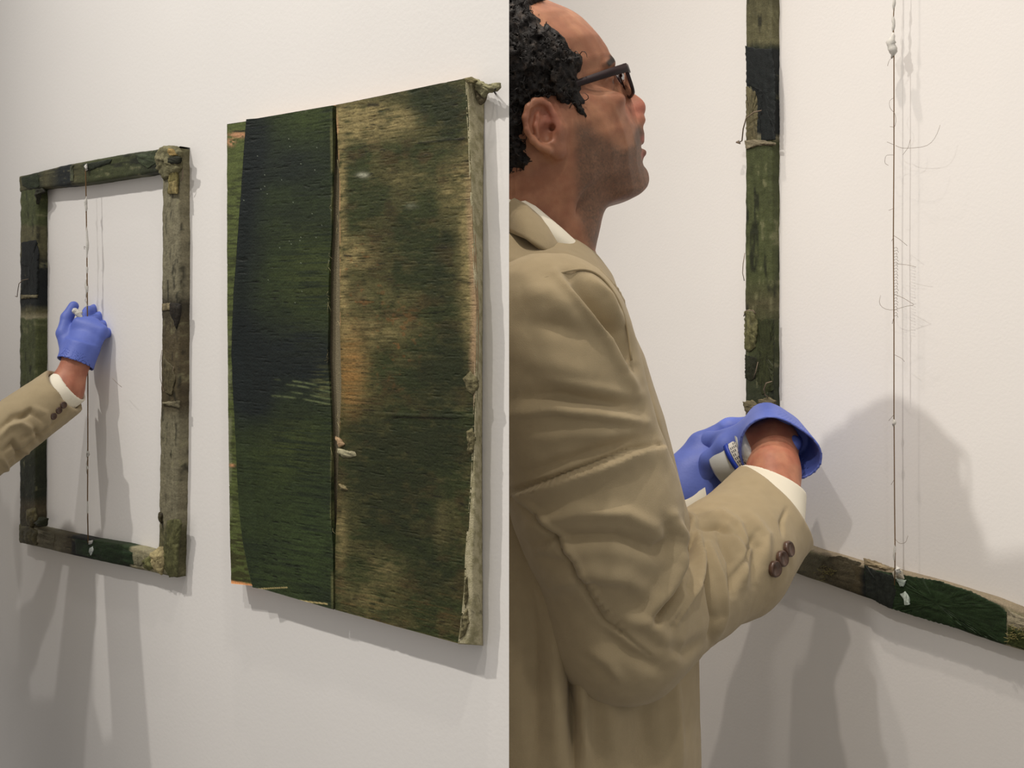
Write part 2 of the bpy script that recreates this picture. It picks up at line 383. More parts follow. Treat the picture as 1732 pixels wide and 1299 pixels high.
# pale canvas folded round the right side, from the front edge back to the wall
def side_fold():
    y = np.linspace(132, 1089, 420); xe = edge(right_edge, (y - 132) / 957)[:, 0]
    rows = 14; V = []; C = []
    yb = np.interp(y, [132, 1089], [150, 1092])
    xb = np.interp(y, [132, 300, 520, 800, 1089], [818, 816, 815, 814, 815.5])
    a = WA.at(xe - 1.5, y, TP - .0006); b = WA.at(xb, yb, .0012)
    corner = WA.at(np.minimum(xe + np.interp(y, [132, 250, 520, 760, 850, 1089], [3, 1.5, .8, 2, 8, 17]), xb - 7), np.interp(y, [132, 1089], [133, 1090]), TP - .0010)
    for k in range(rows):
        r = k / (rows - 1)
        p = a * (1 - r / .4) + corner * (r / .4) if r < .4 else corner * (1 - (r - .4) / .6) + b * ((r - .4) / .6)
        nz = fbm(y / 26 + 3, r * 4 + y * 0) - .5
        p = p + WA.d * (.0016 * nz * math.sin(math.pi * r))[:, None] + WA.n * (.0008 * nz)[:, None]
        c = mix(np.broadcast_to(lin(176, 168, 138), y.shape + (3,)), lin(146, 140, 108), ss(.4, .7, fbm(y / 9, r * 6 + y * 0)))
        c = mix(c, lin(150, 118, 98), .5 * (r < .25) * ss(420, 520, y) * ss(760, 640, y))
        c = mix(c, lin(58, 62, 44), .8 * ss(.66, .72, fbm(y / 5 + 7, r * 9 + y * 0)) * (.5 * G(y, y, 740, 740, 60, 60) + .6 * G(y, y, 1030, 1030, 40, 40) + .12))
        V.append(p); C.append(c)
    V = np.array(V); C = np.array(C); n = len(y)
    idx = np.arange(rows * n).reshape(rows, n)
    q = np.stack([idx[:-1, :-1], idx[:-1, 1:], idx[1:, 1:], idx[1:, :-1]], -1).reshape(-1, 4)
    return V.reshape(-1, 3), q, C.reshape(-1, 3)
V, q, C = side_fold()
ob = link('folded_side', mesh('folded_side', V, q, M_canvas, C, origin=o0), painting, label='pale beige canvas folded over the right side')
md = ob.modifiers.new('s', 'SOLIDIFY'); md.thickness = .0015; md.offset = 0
# crumpled ear of canvas and nail at the top right corner
for poly, t, h, c in (([(793, 131), (806, 133), (822, 142), (836, 148), (840, 140), (845, 139), (845, 149), (838, 154), (824, 157), (818, 166), (812, 160), (803, 150)], .014, .003, lin(138, 134, 104)),
                      ([(800, 140), (812, 150), (822, 158), (819, 172), (812, 178), (808, 165), (801, 152)], .010, .003, lin(96, 88, 70)),
                      ([(783, 133), (797, 130), (806, 136), (800, 141), (790, 140)], .0215, .001, lin(120, 112, 80))):
    v, f, c_ = scrap(WA, poly, t, h, c, seed=int(t * 1000), base=-1)
    link('crumpled_corner', mesh('crumpled_corner', v, f, M_canvas, c_, origin=o0), painting)
v, f = tube([WA.at(838, 158, .0), WA.at(836, 155, .012), WA.at(838, 150, .016)], .0008)
link('nail', mesh('nail', v, f, M_black_cloth, origin=o0), painting)
for poly, c in (([(572, 758), (584, 762), (600, 764), (602, 771), (588, 775), (576, 772), (570, 765)], lin(150, 145, 118)), ([(572, 818), (585, 822), (588, 830), (576, 828)], lin(118, 108, 80)), ([(566, 738), (572, 740), (583, 752), (574, 756)], lin(160, 135, 105))):
    v, f, c_ = scrap(WA, poly, TP + .0006, .0015, c, seed=3, base=-1)
    link('paint_flake', mesh('paint_flake', v, f, M_canvas, c_, origin=o0), painting)
for poly in ([(783, 640), (795, 628), (806, 640), (808, 655), (800, 668), (790, 660)], [(790, 728), (799, 724), (803, 740), (800, 765), (790, 770), (792, 750)], [(782, 1040), (790, 1030), (793, 1052), (786, 1075), (778, 1080)], [(786, 985), (790, 975), (792, 1010), (787, 1030)]):
    v, f, c_ = scrap(WA, poly, TP + .0003, .002, lin(104, 98, 72), seed=8, base=-1, var=.25)
    link('crumpled_edge', mesh('crumpled_edge', v, f, M_canvas, c_, origin=o0), painting)
parts = []
for s_, e_, n_ in ((slitL, -.3, 14), (slitR, .3, 14)):
    for k in range(n_):
        y = rng.uniform(240, 900); x = edge(s_, np.array([(y - 178) / 853]))[0][0] + e_
        pts = [WA.at(x, y, TP + .0004), WA.at(x + rng.uniform(-4, 4), y + rng.uniform(4, 9), TP + .001), WA.at(x + rng.uniform(-7, 7), y + rng.uniform(8, 20), TP + .0006)]
        parts.append(tube(pts, .00012, 4))
v, f = joinm(parts)
link('frayed_threads', mesh('frayed_threads', v, f, material('pale_thread', lin(170, 160, 120), .9), origin=o0), painting, kind='stuff')
# ------------------------------------------------------------------ empty canvas-wrapped frames
def bar(W, outer, inner, t, colf, key, n, seed, amp=.0016, wob=.8):
    """one wrapped bar: outer and inner front edges given along its length"""
    r = np.linspace(0, 1, n)
    A = edge(outer, r, key); B = edge(inner, r, key)
    A = A + wob * (fbm(r * n / 14 + seed, r * 0)[:, None] - .5) * 2 * np.array([1, 1]); B = B + wob * (fbm(r * n / 14 + seed + 9, r * 0 + 4)[:, None] - .5) * 2
    prof = [(0, 0), (0, .3), (0, .65), (0, .88), (.035, 1.0), (.12, 1.04)] + [(.12 + .76 * k / 16, 1.04) for k in range(1, 16)] + [(.88, 1.04), (.965, 1.0), (1, .88), (1, .65), (1, .3), (1, 0)]
    V = []; C = []
    for (s, tt) in prof:
        g = A * (1 - s) + B * s
        x, y = g[:, 0], g[:, 1]
        nz = fbm(x / 9 + seed, y / 9, s * 3, o=4) - .5
        p = W.at(x, y, t) + W.n * ((tt - 1) * t + amp * nz * (tt > .5))[:, None]
        V.append(p); C.append(colf(x, y, s + x * 0, r, tt + x * 0))
    V = np.array(V); C = np.array(C); m = len(prof)
    idx = np.arange(m * n).reshape(m, n)
    q = np.stack([idx[:-1, :-1], idx[:-1, 1:], idx[1:, 1:], idx[1:, :-1]], -1).reshape(-1, 4)
    return V.reshape(-1, 3), q, np.clip(C.reshape(-1, 3), .002, 1)

def colbar(segs, key, L0, L1, ps, sk=14):
    """segs: (pos, colour) stops along the bar; lengthwise streaks, flecks"""
    pos = [s[0] for s in segs]
    def f(x, y, s, r, tt):
        k = y if key == 1 else x
        a = (k - L0) / (L1 - L0) + .012 * (fbm(s * 5, k / 20) - .5)
        col = np.stack([np.interp(a, pos, [sg[1][i] for sg in segs]) for i in range(3)], -1)
        along = fbm(k / (sk * ps) + 3, s * 13, o=4); fl = fbm(k / (4 * ps), s * 6 + 30, o=3)
        fl = fbm(k / (4 * ps), s * 6 + tt * 3 + 30, o=3)
        col = col * (.5 + .7 * along + .35 * fl)[..., None]
        col = mix(col, lin(124, 122, 92), .5 * ss(.62, .74, along) * ss(.4, .6, fl))
        col = mix(col, lin(20, 22, 16), .75 * ss(.62, .76, fbm(k / (24 * ps) + 70, s * 8 + tt * 2 + 11, o=4)))
        return col
    return f
gr = lin(72, 78, 48); dkg = lin(38, 42, 29); nav = lin(22, 26, 26); olv = lin(88, 85, 60); gry = lin(118, 113, 92); brn = lin(76, 68, 50); pale = lin(136, 130, 104)
seg_left = [(0, gr), (.13, gr), (.14, olv), (.21, olv), (.24, nav), (.35, nav), (.37, olv), (.385, pale), (.39, gr), (.55, gr * 1.05), (.62, brn * .9), (.66, gr * .8), (.8, dkg), (.87, dkg), (.9, brn), (1, dkg)]

def thread_parts(W, pts, t, rad, blobs, hairs, name_parent, o0):
    v, f = tube([W.at(x, y, t) for x, y in pts], rad, 5)
    th = link('hanging_thread', mesh('hanging_thread', v, f, M_thread, origin=o0), name_parent, label='thin brown thread stretched down the middle of the opening')
    for (x, y, rx, ry) in blobs:
        prof = []
        ps = []; rs = []
        for k in range(9):
            a = k / 8; ps.append(W.at(x + rx * .25 * math.sin(a * 9 + x), y - ry + 2 * ry * a, t)); rs.append(max(.15, math.sin(math.pi * a) ** .8 * (.75 + .4 * rng.rand())) * rx * 1.4 / F)
        v, f = tube(ps, rs, 8)
        link('cotton_tuft', mesh('cotton_tuft', v, f, M_cotton, origin=o0), th)
    parts = []
    for h in hairs:
        h = np.array(h, float)
        tt = np.linspace(0, 1, 12); s = np.linspace(0, 1, len(h))
        xs = np.interp(tt, s, h[:, 0]); ys = np.interp(tt, s, h[:, 1])
        xs = np.convolve(np.pad(xs, 1, 'edge'), [.25, .5, .25], 'valid'); ys = np.convolve(np.pad(ys, 1, 'edge'), [.25, .5, .25], 'valid')
        parts.append(tube([W.at(a, b, t + .003 * math.sin(3 * c)) for a, b, c in zip(xs, ys, tt)], rad * .33, 4))
    if parts:
        v, f = joinm(parts)
        link('loose_fibres', mesh('loose_fibres', v, f, M_hair, origin=o0), name_parent, kind='stuff')

TA = .013
fa = empty('wrapped_frame', tuple(WA.at(160, 950)), label='empty wooden frame wrapped in painted canvas, seen whole, left of the green painting', category='frame')
oa = np.array(fa.location)
bars = [
 ('left', [(34, 298), (33.5, 500), (33, 700), (33, 919)], [(64, 318), (64, 500), (63, 700), (62, 893)], colbar(seg_left, 1, 298, 919, 1), 1, 420, 1),
 ('right', [(303, 250), (304, 400), (303, 600), (301, 800), (297, 977)], [(275, 290), (274, 450), (273, 600), (270, 800), (268, 932)],
  colbar([(0, olv), (.06, pale * .8), (.2, gry), (.33, gry * .95), (.36, lin(60, 56, 44)), (.45, brn * 1.2), (.6, brn * .95), (.63, gry * .9), (.8, gry), (.87, gry), (.89, olv), (1, olv * .9)], 1, 250, 977, 1), 1, 480, 2),
 ('top', [(34, 298), (120, 277), (200, 262), (303, 247)], [(34, 325), (65, 319), (150, 310), (275, 290), (303, 285)],
  colbar([(0, olv), (.07, dkg), (.12, dkg * 1.1), (.16, olv * .85), (.25, nav * 1.5), (.32, nav * 1.6), (.33, olv * .8), (.45, gr * .75), (.6, gr * .8), (.85, dkg * 1.3), (1, olv)], 0, 34, 303, 1), 0, 240, 3),
 ('bottom', [(33, 918), (100, 934), (200, 956), (297, 977)], [(33, 886), (62, 893), (150, 912), (210, 922), (268, 936), (297, 940)],
  colbar([(0, olv), (.08, gry * .75), (.2, gry * .8), (.33, brn), (.345, nav), (.46, nav), (.48, lin(34, 50, 26)), (.70, lin(36, 52, 28)), (.72, pale), (.85, pale), (1, olv)], 0, 33, 297, 1), 0, 240, 4)]
for nm, o_, i_, cf, key, n, sd in bars:
    V, q, C = bar(WA, o_, i_, TA + (.0006 if nm in ('top', 'bottom') else 0), cf, key, n, sd)
    link('frame_bar', mesh('frame_bar', V, q, M_paint, C, origin=oa), fa)
scA = [ # rags and folds: outline, height above wall, bulge, colour
 ([(262, 262), (270, 250), (283, 245), (298, 247), (307, 256), (307, 285), (300, 292), (287, 300), (276, 306), (265, 285)], .015, .005, lin(112, 108, 82)),
 ([(284, 250), (292, 252), (298, 262), (288, 264), (283, 258)], .0195, .001, lin(150, 128, 82)),
 ([(282, 268), (296, 264), (306, 266), (304, 276), (292, 278), (284, 276)], .0195, .002, lin(34, 36, 24)),
 ([(284, 276), (298, 276), (300, 300), (299, 327), (284, 328), (286, 300)], .0155, .002, lin(112, 104, 66)),
 ([(286, 306), (298, 306), (299, 328), (284, 328)], .017, .001, lin(130, 118, 80)),
 ([(60, 321), (72, 318), (76, 325), (68, 328), (64, 345), (60, 330)], .014, .003, lin(40, 40, 28)),
 ([(36, 300), (60, 293), (66, 300), (66, 316), (50, 320), (38, 314)], .0145, .001, lin(44, 52, 34)),
 ([(288, 512), (305, 514), (304, 530), (298, 556), (294, 545), (287, 530)], .0145, .0015, lin(36, 32, 26)),
 ([(274, 514), (288, 512), (287, 524), (275, 526)], .0145, .001, lin(128, 118, 92)),
 ([(274, 680), (302, 678), (302, 690), (290, 687), (275, 684)], .0145, .001, lin(110, 104, 84)),
 ([(276, 605), (292, 620), (296, 640), (290, 668), (280, 664), (275, 645)], .0148, .0008, lin(80, 74, 54)),
 ([(269, 866), (274, 868), (273, 885), (268, 880)], .015, .002, lin(60, 54, 36)),
 ([(283, 880), (302, 878), (306, 886), (300, 930), (299, 975), (286, 977), (277, 960), (276, 925), (280, 900)], .015, .002, lin(84, 84, 54)),
 ([(255, 935), (268, 925), (277, 925), (279, 950), (272, 973), (262, 965), (256, 950)], .0155, .004, lin(160, 148, 110)),
 ([(240, 948), (256, 938), (260, 960), (252, 966), (243, 960)], .015, .003, lin(96, 96, 60)),
 ([(58, 885), (68, 874), (80, 877), (78, 890), (66, 891)], .016, .004, lin(48, 52, 34)),
 ([(45, 862), (58, 858), (62, 880), (52, 894), (46, 884)], .015, .003, lin(90, 84, 58)),
 ([(34, 895), (50, 890), (64, 899), (62, 922), (46, 920), (35, 916)], .015, .003, lin(74, 70, 50)),
 ([(64, 896), (92, 903), (90, 925), (62, 918)], .0148, .001, lin(112, 108, 92)),
 ([(127, 912), (160, 918), (195, 922), (224, 935), (226, 955), (190, 952), (155, 944), (128, 936)], .0150, .0012, lin(30, 46, 26)),
 ([(224, 934), (240, 938), (244, 948), (236, 958), (226, 954)], .0148, .001, lin(126, 122, 98)),
 ([(151, 927), (157, 924), (158, 931), (154, 940), (150, 934)], .0165, .001, lin(196, 204, 200)),
 ([(149, 915), (155, 914), (155, 920), (150, 922)], .0165, .001, lin(200, 200, 196)),
 ([(118, 281), (124, 279), (124, 306), (119, 307)], .0148, .001, lin(80, 84, 64)),
 ([(140, 278), (188, 269), (186, 276), (152, 288), (143, 290)], .0148, .0012, lin(38, 44, 32)),
 ([(228, 262), (262, 255), (264, 275), (250, 285), (236, 276)], .0148, .0012, lin(58, 66, 46)),
 ([(36, 410), (48, 408), (60, 406), (64, 430), (62, 498), (50, 500), (46, 440), (36, 448)], .0142, .0008, nav),
 ([(34, 498), (62, 499), (61, 503), (36, 506)], .0145, .001, lin(116, 110, 88)),
]
for i, (poly, t, h, c) in enumerate(scA):
    v, f, c_ = scrap(WA, poly, t, h, c, seed=i * 3 + 1, base=-1, jag=1.3)
    link('canvas_scrap', mesh('canvas_scrap', v, f, M_canvas if sum(c) > .35 else M_paint, c_, origin=oa), fa)
# wire loop sticking out of the left bar
v, f = tube([WA.at(x, y, t) for x, y, t in ((48, 472, .0155), (38, 474, .018), (32, 480, .019), (30, 492, .017), (29, 502, .013), (26, 501, .012))], .0005, 5)
link('loose_wire', mesh('loose_wire', v, f, M_hair, origin=oa), fa)
v, f = tube([WA.at(x, y, .015) for x, y in ((274, 592), (271, 612), (271, 640), (277, 662), (288, 650), (294, 620))], .0003, 5)
link('loose_wire', mesh('loose_wire', v, f, M_hair, origin=oa), fa)
v, f = tube([WA.at(x, y, .013) for x, y in ((306, 275), (309, 285), (309, 300), (306, 306))], .0005, 5)
link('loose_wire', mesh('loose_wire', v, f, M_hair, origin=oa), fa)
thread_parts(WA, [(144.5, 286), (145, 300), (145.5, 330), (147, 430), (148, 540), (148.5, 640), (148.5, 760), (148, 850), (149, 918)], TA + .0045, .0007,
             [(145.5, 346, 2.6, 14), (147.5, 412, 2.2, 30), (147, 455, 1.6, 14), (146.5, 486, 3, 17), (147, 515, 1.6, 8), (148.5, 768, 2.6, 8), (147.5, 790, 1.8, 12), (148, 860, 1.2, 30), (146, 283, 3, 6)],
             [[(147, 420), (142, 416), (143, 422)], [(147, 500), (144, 508), (146, 512)], [(190, 640), (200, 650), (206, 655)]], fa, oa)

TB = .016
fb = empty('wrapped_frame', tuple(WB.at(1420, 1030)), label='canvas-wrapped wooden frame in front of the man, only its left side and bottom in view', category='frame')
ob_ = np.array(fb.location)
Lo = [(1261, -130), (1261, 0), (1261, 240), (1260, 470), (1260, 680), (1261, 944)]
Li = [(1306, -130), (1306, 0), (1306, 240), (1306, 470), (1306, 680), (1306, 915)]
cfB = colbar([(0, gr), (.03, gr * .8), (.11, olv * .8), (.185, olv), (.196, dkg), (.2, nav), (.33, nav * 1.2), (.338, pale * .7), (.345, gr * .85), (.45, gr * .95), (.56, gr * .95), (.6, olv * .75), (.64, gr * .8), (.75, dkg * 1.5), (.8, olv * .7), (1, brn)], 1, -130, 944, 1.7)
V, q, C = bar(WB, Lo, Li, TB, cfB, 1, 700, 11, amp=.0014, wob=1.1)
link('frame_bar', mesh('frame_bar', V, q, M_paint, C, origin=ob_), fb)
Bo = [(1261, 941), (1337, 967), (1462, 1010), (1564, 1045), (1640, 1072), (1699, 1092), (1732, 1101), (1900, 1160)]
Bi = [(1261, 892), (1375, 929), (1462, 955), (1512, 966), (1587, 985), (1674, 1012), (1732, 1034), (1900, 1084)]
cfb = colbar([(0, brn), (.12, gry * .65), (.2, gry * .6), (.3, brn * .9), (.315, nav), (.36, nav), (.42, lin(32, 46, 24)), (.68, lin(34, 50, 26)), (.69, pale), (.8, pale), (1, olv)], 0, 1261, 1900, 1.7, sk=18)
V, q, C = bar(WB, Bo, Bi, TB + .0006, cfb, 0, 420, 12, amp=.0014, wob=1.0)
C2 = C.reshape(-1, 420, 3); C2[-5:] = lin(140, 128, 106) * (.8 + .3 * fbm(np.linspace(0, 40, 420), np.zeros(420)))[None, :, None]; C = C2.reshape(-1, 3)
link('frame_bar', mesh('frame_bar', V, q, M_paint, C, origin=ob_), fb)
# the sides out of view: right and top bars
for o_, i_, key in (([(1900, -130), (1900, 1160)], [(1846, -130), (1846, 1084)], 1), ([(1261, -140), (1900, -220)], [(1261, -90), (1900, -160)], 0)):
    V, q, C = bar(WB, o_, i_, TB, colbar([(0, gry), (.5, olv), (1, gry)], key, -200, 1900, 1.7), key, 200, 13)
    link('frame_bar', mesh('frame_bar', V, q, M_paint, C, origin=ob_), fb)
scB = [
 ([(1261, 78), (1280, 82), (1304, 83), (1310, 118), (1311, 180), (1310, 236), (1288, 240), (1284, 180), (1276, 150), (1262, 140)], .0172, .0012, nav * 1.1),
 ([(1262, 145), (1280, 152), (1282, 200), (1280, 240), (1262, 242)], .0166, .0012, lin(92, 86, 62)),
 ([(1258, 238), (1282, 236), (1311, 241), (1311, 246), (1285, 246), (1262, 252)], .0178, .0012, lin(122, 114, 94)),
 ([(1259, 526), (1268, 523), (1276, 530), (1281, 545), (1280, 565), (1277, 588), (1266, 596), (1260, 590)], .018, .003, lin(92, 90, 60)),
 ([(1282, 538), (1308, 540), (1308, 660), (1290, 668), (1278, 640), (1284, 600), (1278, 570)], .0166, .001, lin(48, 52, 30)),
 ([(1260, 600), (1280, 606), (1278, 640), (1270, 644), (1260, 640)], .0172, .0012, lin(38, 40, 26)),
 ([(1256, 680), (1272, 676), (1282, 684), (1284, 700), (1262, 702)], .018, .002, lin(98, 90, 68)),
 ([(1282, 676), (1300, 672), (1312, 678), (1312, 700), (1284, 700)], .018, .003, lin(92, 84, 62)),
 ([(1462, 956), (1475, 964), (1512, 970), (1587, 983), (1640, 1000), (1690, 1024), (1702, 1036), (1702, 1090), (1650, 1072), (1560, 1046), (1500, 1027), (1465, 1008)], .0182, .0016, lin(32, 48, 26)),
 ([(1463, 957), (1480, 966), (1515, 975), (1516, 1000), (1508, 1030), (1480, 1016), (1465, 1006)], .0194, .001, lin(30, 34, 30)),
 ([(1522, 1005), (1530, 1001), (1537, 1010), (1538, 1022), (1530, 1024), (1529, 1014)], .0215, .0008, lin(186, 198, 188)),
 ([(1514, 978), (1532, 982), (1528, 992), (1522, 992)], .0215, .0006, lin(170, 182, 172)),
 ([(1509, 968), (1518, 960), (1526, 966), (1530, 980), (1512, 979)], .019, .002, lin(178, 172, 156)),
 ([(1703, 1030), (1720, 1040), (1732, 1044), (1760, 1050), (1758, 1075), (1730, 1068), (1704, 1058)], .018, .001, lin(150, 142, 120)),
 ([(1704, 1060), (1730, 1068), (1760, 1078), (1758, 1108), (1704, 1090)], .018, .002, lin(66, 74, 40)),
 ([(1380, 945), (1420, 940), (1455, 952), (1460, 990), (1440, 1000), (1400, 985), (1375, 975)], .0168, .0008, lin(78, 72, 56)),
 ([(1460, 944), (1482, 950), (1512, 962), (1510, 968), (1475, 962), (1462, 956)], .014, .003, lin(146, 132, 106)),
]
for i, (poly, t, h, c) in enumerate(scB):
    v, f, c_ = scrap(WB, poly, t, h, c, seed=i * 5 + 2, base=-1, jag=1.6)
    link('canvas_scrap', mesh('canvas_scrap', v, f, M_canvas if sum(c) > .35 else M_paint, c_, origin=ob_), fb)
for pts, r in (([(1288, 187, .022), (1275, 190, .026), (1262, 200, .026), (1257, 218, .023), (1255, 238, .018), (1250, 241, .016)], .0010), ([(1260, 428, .014), (1257, 445, .017), (1256, 462, .016), (1259, 475, .014)], .0006),
               ([(1306, 645, .020), (1296, 648, .024), (1292, 658, .025), (1294, 668, .022), (1299, 672, .019)], .0008), ([(1258, 535, .021), (1262, 525, .023), (1274, 525, .023), (1278, 531, .021)], .0008), ([(1282, 612, .019), (1278, 630, .021), (1274, 640, .019)], .0006)):
    v, f = tube([WB.at(*p) for p in pts], r, 6)
    link('loose_wire', mesh('loose_wire', v, f, M_hair, origin=ob_), fb)
v, f = tube([WB.at(x, y, .02) for x, y in ((1252, 243), (1247, 240), (1250, 238))], [.001, .0028, .001], 6)
link('loose_wire', mesh('loose_wire', v, f, M_hair, origin=ob_), fb)
parts = []
for k in range(40):
    x, y = 1706 + rng.rand() * 24, 1062 + rng.rand() * 20
    a = rng.rand() * 6.3; l = 4 + rng.rand() * 10
    parts.append(tube([WB.at(x, y, .020), WB.at(x + l * .5 * math.cos(a), y + l * .4 * math.sin(a), .024), WB.at(x + l * math.cos(a + .5), y + l * .6 * math.sin(a + .5), .021)], .0004, 4))
for k in range(26):
    x, y = 1376 + rng.rand() * 34, 962 + rng.rand() * 16
    a = rng.rand() * 6.3; l = 4 + rng.rand() * 8
    parts.append(tube([WB.at(x, y, .0178), WB.at(x + l * .5 * math.cos(a), y + l * .4 * math.sin(a), .0195), WB.at(x + l * math.cos(a + .7), y + l * .6 * math.sin(a + .7), .018)], .00028, 4))
v, f = joinm(parts)
link('dry_fibres', mesh('dry_fibres', v, f, material('straw', lin(140, 132, 84), .9), origin=ob_), fb, kind='stuff')
hairsB = [[(1512, 95), (1504, 102), (1501, 112)], [(1513, 165), (1503, 170), (1505, 185), (1514, 190), (1516, 205), (1513, 215)], [(1513, 245), (1525, 252), (1545, 250), (1565, 249), (1578, 240), (1586, 225), (1591, 209)],
          [(1513, 262), (1498, 262), (1496, 276), (1503, 280)], [(1512, 245), (1500, 240)], [(1513, 352), (1503, 356)], [(1511, 398), (1522, 405), (1535, 416)], [(1512, 400), (1508, 408)], [(1514, 446), (1535, 448), (1550, 452)],
          [(1512, 497), (1530, 505), (1547, 516)], [(1547, 516), (1530, 518), (1510, 526), (1493, 522), (1486, 512), (1490, 498)], [(1513, 600), (1525, 606), (1530, 612)], [(1512, 535), (1509, 548)], [(1514, 912), (1522, 920), (1532, 918), (1536, 905)],
          [(1540, 235), (1536, 250), (1527, 262)], [(1512, 215), (1505, 214)], [(1513, 700), (1503, 712)], [(1512, 812), (1507, 820)]]
for k in range(24):
    y = 420 + k * 5; hairsB.append([(1512, y), (1515 + rng.rand() * 3, y - 2), (1517 + rng.rand() * 3, y + 2)])
thread_parts(WB, [(1513, -125), (1513, 0), (1511, 30), (1512, 100), (1512, 250), (1511, 400), (1512, 560), (1512, 700), (1513, 850), (1514, 935), (1513, 990)], TB + .012, .00075,
             [(1511, 40, 3.2, 18), (1509, 77, 8.5, 22), (1512, 5, 2.5, 18), (1513, 935, 2, 20), (1512, 715, 3, 8), (1518, 965, 5, 8)], hairsB, fb, ob_)
# ------------------------------------------------------------------ implicit surfaces for bodies and clothes
def smin(a, b, k):
    h = np.maximum(k - np.abs(a - b), 0) / k
    return np.minimum(a, b) - h * h * k * .25
def smax(a, b, k): return -smin(-a, -b, k)
def cap(p, a, b, ra, rb=None):
    a = np.asarray(a, float); b = np.asarray(b, float); rb = ra if rb is None else rb
    ba = b - a; h = np.clip(((p - a) @ ba) / max(ba @ ba, 1e-12), 0, 1)
    return np.linalg.norm(p - a - h[:, None] * ba, axis=1) - (ra + (rb - ra) * h)
def ell(p, c, r, R=None):
    q = p - np.asarray(c, float)
    if R is not None: q = q @ np.asarray(R).T          # rows of R are the axes
    r = np.asarray(r, float)
    k0 = np.linalg.norm(q / r, axis=1); k1 = np.linalg.norm(q / (r * r), axis=1)
    return k0 * (k0 - 1) / (k1 + 1e-9)
def basis(x, yhint):
    x = np.asarray(x, float); x = x / np.linalg.norm(x)
    y = np.asarray(yhint, float); y = y - (y @ x) * x; y /= np.linalg.norm(y)
    return np.array([x, y, np.cross(x, y)])
def chain(p, pts, rs, k):
    d = None
    for i in range(len(pts) - 1):
        c = cap(p, pts[i], pts[i + 1], rs[i], rs[i + 1])
        d = c if d is None else smin(d, c, k)
    return d
def surf(f, lo, hi, res, B=8, safe=1.6):
    """surface nets over a narrow band"""
    lo = np.asarray(lo, float); n = np.ceil((np.asarray(hi, float) - lo) / res / B).astype(int) * B
    nb = n // B
    gb = np.stack(np.meshgrid(*[np.arange(k) for k in nb], indexing='ij'), -1).reshape(-1, 3)
    cen = lo + (gb + .5) * B * res
    dc = f(cen)
    D = np.repeat(np.repeat(np.repeat(dc.reshape(nb), B, 0), B, 1), B, 2).astype(np.float32)
    keep = gb[np.abs(dc) < B * res * .87 * safe + res]
    loc = np.stack(np.meshgrid(*[np.arange(B)] * 3, indexing='ij'), -1).reshape(-1, 3)
    for s in range(0, len(keep), 400):
        ii = (keep[s:s + 400, None] * B + loc[None]).reshape(-1, 3)
        D[ii[:, 0], ii[:, 1], ii[:, 2]] = f(lo + ii * res)
    S = D < 0
    cs = [(i, j, k) for i in (0, 1) for j in (0, 1) for k in (0, 1)]
    sh = tuple(n - 1)
    sub = lambda A, o: A[o[0]:o[0] + sh[0], o[1]:o[1] + sh[1], o[2]:o[2] + sh[2]]
    cnt = sum(sub(S, o).astype(np.int8) for o in cs)
    act = np.argwhere((cnt > 0) & (cnt < 8))
    vid = -np.ones(sh, np.int32); vid[tuple(act.T)] = np.arange(len(act))
    acc = np.zeros((len(act), 3)); w_ = np.zeros(len(act))
    for a in range(8):
        for ax in range(3):
            if cs[a][ax]: continue
            o1 = np.array(cs[a]); o2 = o1.copy(); o2[ax] = 1
            d1 = D[tuple((act + o1).T)]; d2 = D[tuple((act + o2).T)]
            m = (d1 < 0) != (d2 < 0)
            t = np.where(m, d1 / (d1 - d2 + 1e-20), 0)
            pt = o1 + t[:, None] * (o2 - o1)
            acc[m] += pt[m]; w_[m] += 1
    V = lo + (act + acc / w_[:, None]) * res
    Q = []
    for ax in range(3):
        o = [0, 0, 0]; o[ax] = 1
        a0 = S[1:sh[0], 1:sh[1], 1:sh[2]]; a1 = S[1 + o[0]:sh[0] + o[0], 1 + o[1]:sh[1] + o[1], 1 + o[2]:sh[2] + o[2]]
        e = np.argwhere(a0 != a1) + 1
        if not len(e): continue
        fl = S[tuple(e.T)]
        u = np.zeros(3, int); v = np.zeros(3, int); u[(ax + 1) % 3] = 1; v[(ax + 2) % 3] = 1
        q = np.stack([vid[tuple((e - u - v).T)], vid[tuple((e - v).T)], vid[tuple(e.T)], vid[tuple((e - u).T)]], -1)
        ok = (q >= 0).all(1); q = q[ok]; fl = fl[ok]
        q[~fl] = q[~fl][:, ::-1]
        Q.append(q)
    return V, np.vstack(Q)
def project(V):
    return CX + F * V[:, 0] / V[:, 1], HY - F * (V[:, 2] - H) / V[:, 1]
def vnormals(V, Q):
    n = np.cross(V[Q[:, 2]] - V[Q[:, 0]], V[Q[:, 3]] - V[Q[:, 1]])
    N = np.zeros_like(V)
    for k in range(4): np.add.at(N, Q[:, k], n)
    return N / (np.linalg.norm(N, axis=1, keepdims=True) + 1e-12)
def segd(x, y, pts, side=False):
    """distance to a polyline, and position along it 0..1"""
    pts = np.array(pts, float); L = np.r_[0, np.cumsum(np.linalg.norm(np.diff(pts, axis=0), axis=1))]; best = np.full(x.shape, 1e9); at = x * 0; sg = x * 0
    for i in range(len(pts) - 1):
        a, b = pts[i], pts[i + 1]; ba = b - a
        h = np.clip(((x - a[0]) * ba[0] + (y - a[1]) * ba[1]) / (ba @ ba), 0, 1)
        d = np.hypot(x - a[0] - h * ba[0], y - a[1] - h * ba[1]); m = d < best
        best = np.where(m, d, best); at = np.where(m, (L[i] + h * (L[i + 1] - L[i])) / L[-1], at)
        sg = np.where(m, np.sign(ba[0] * (y - a[1]) - ba[1] * (x - a[0])), sg)
    return (best, at, sg) if side else (best, at)
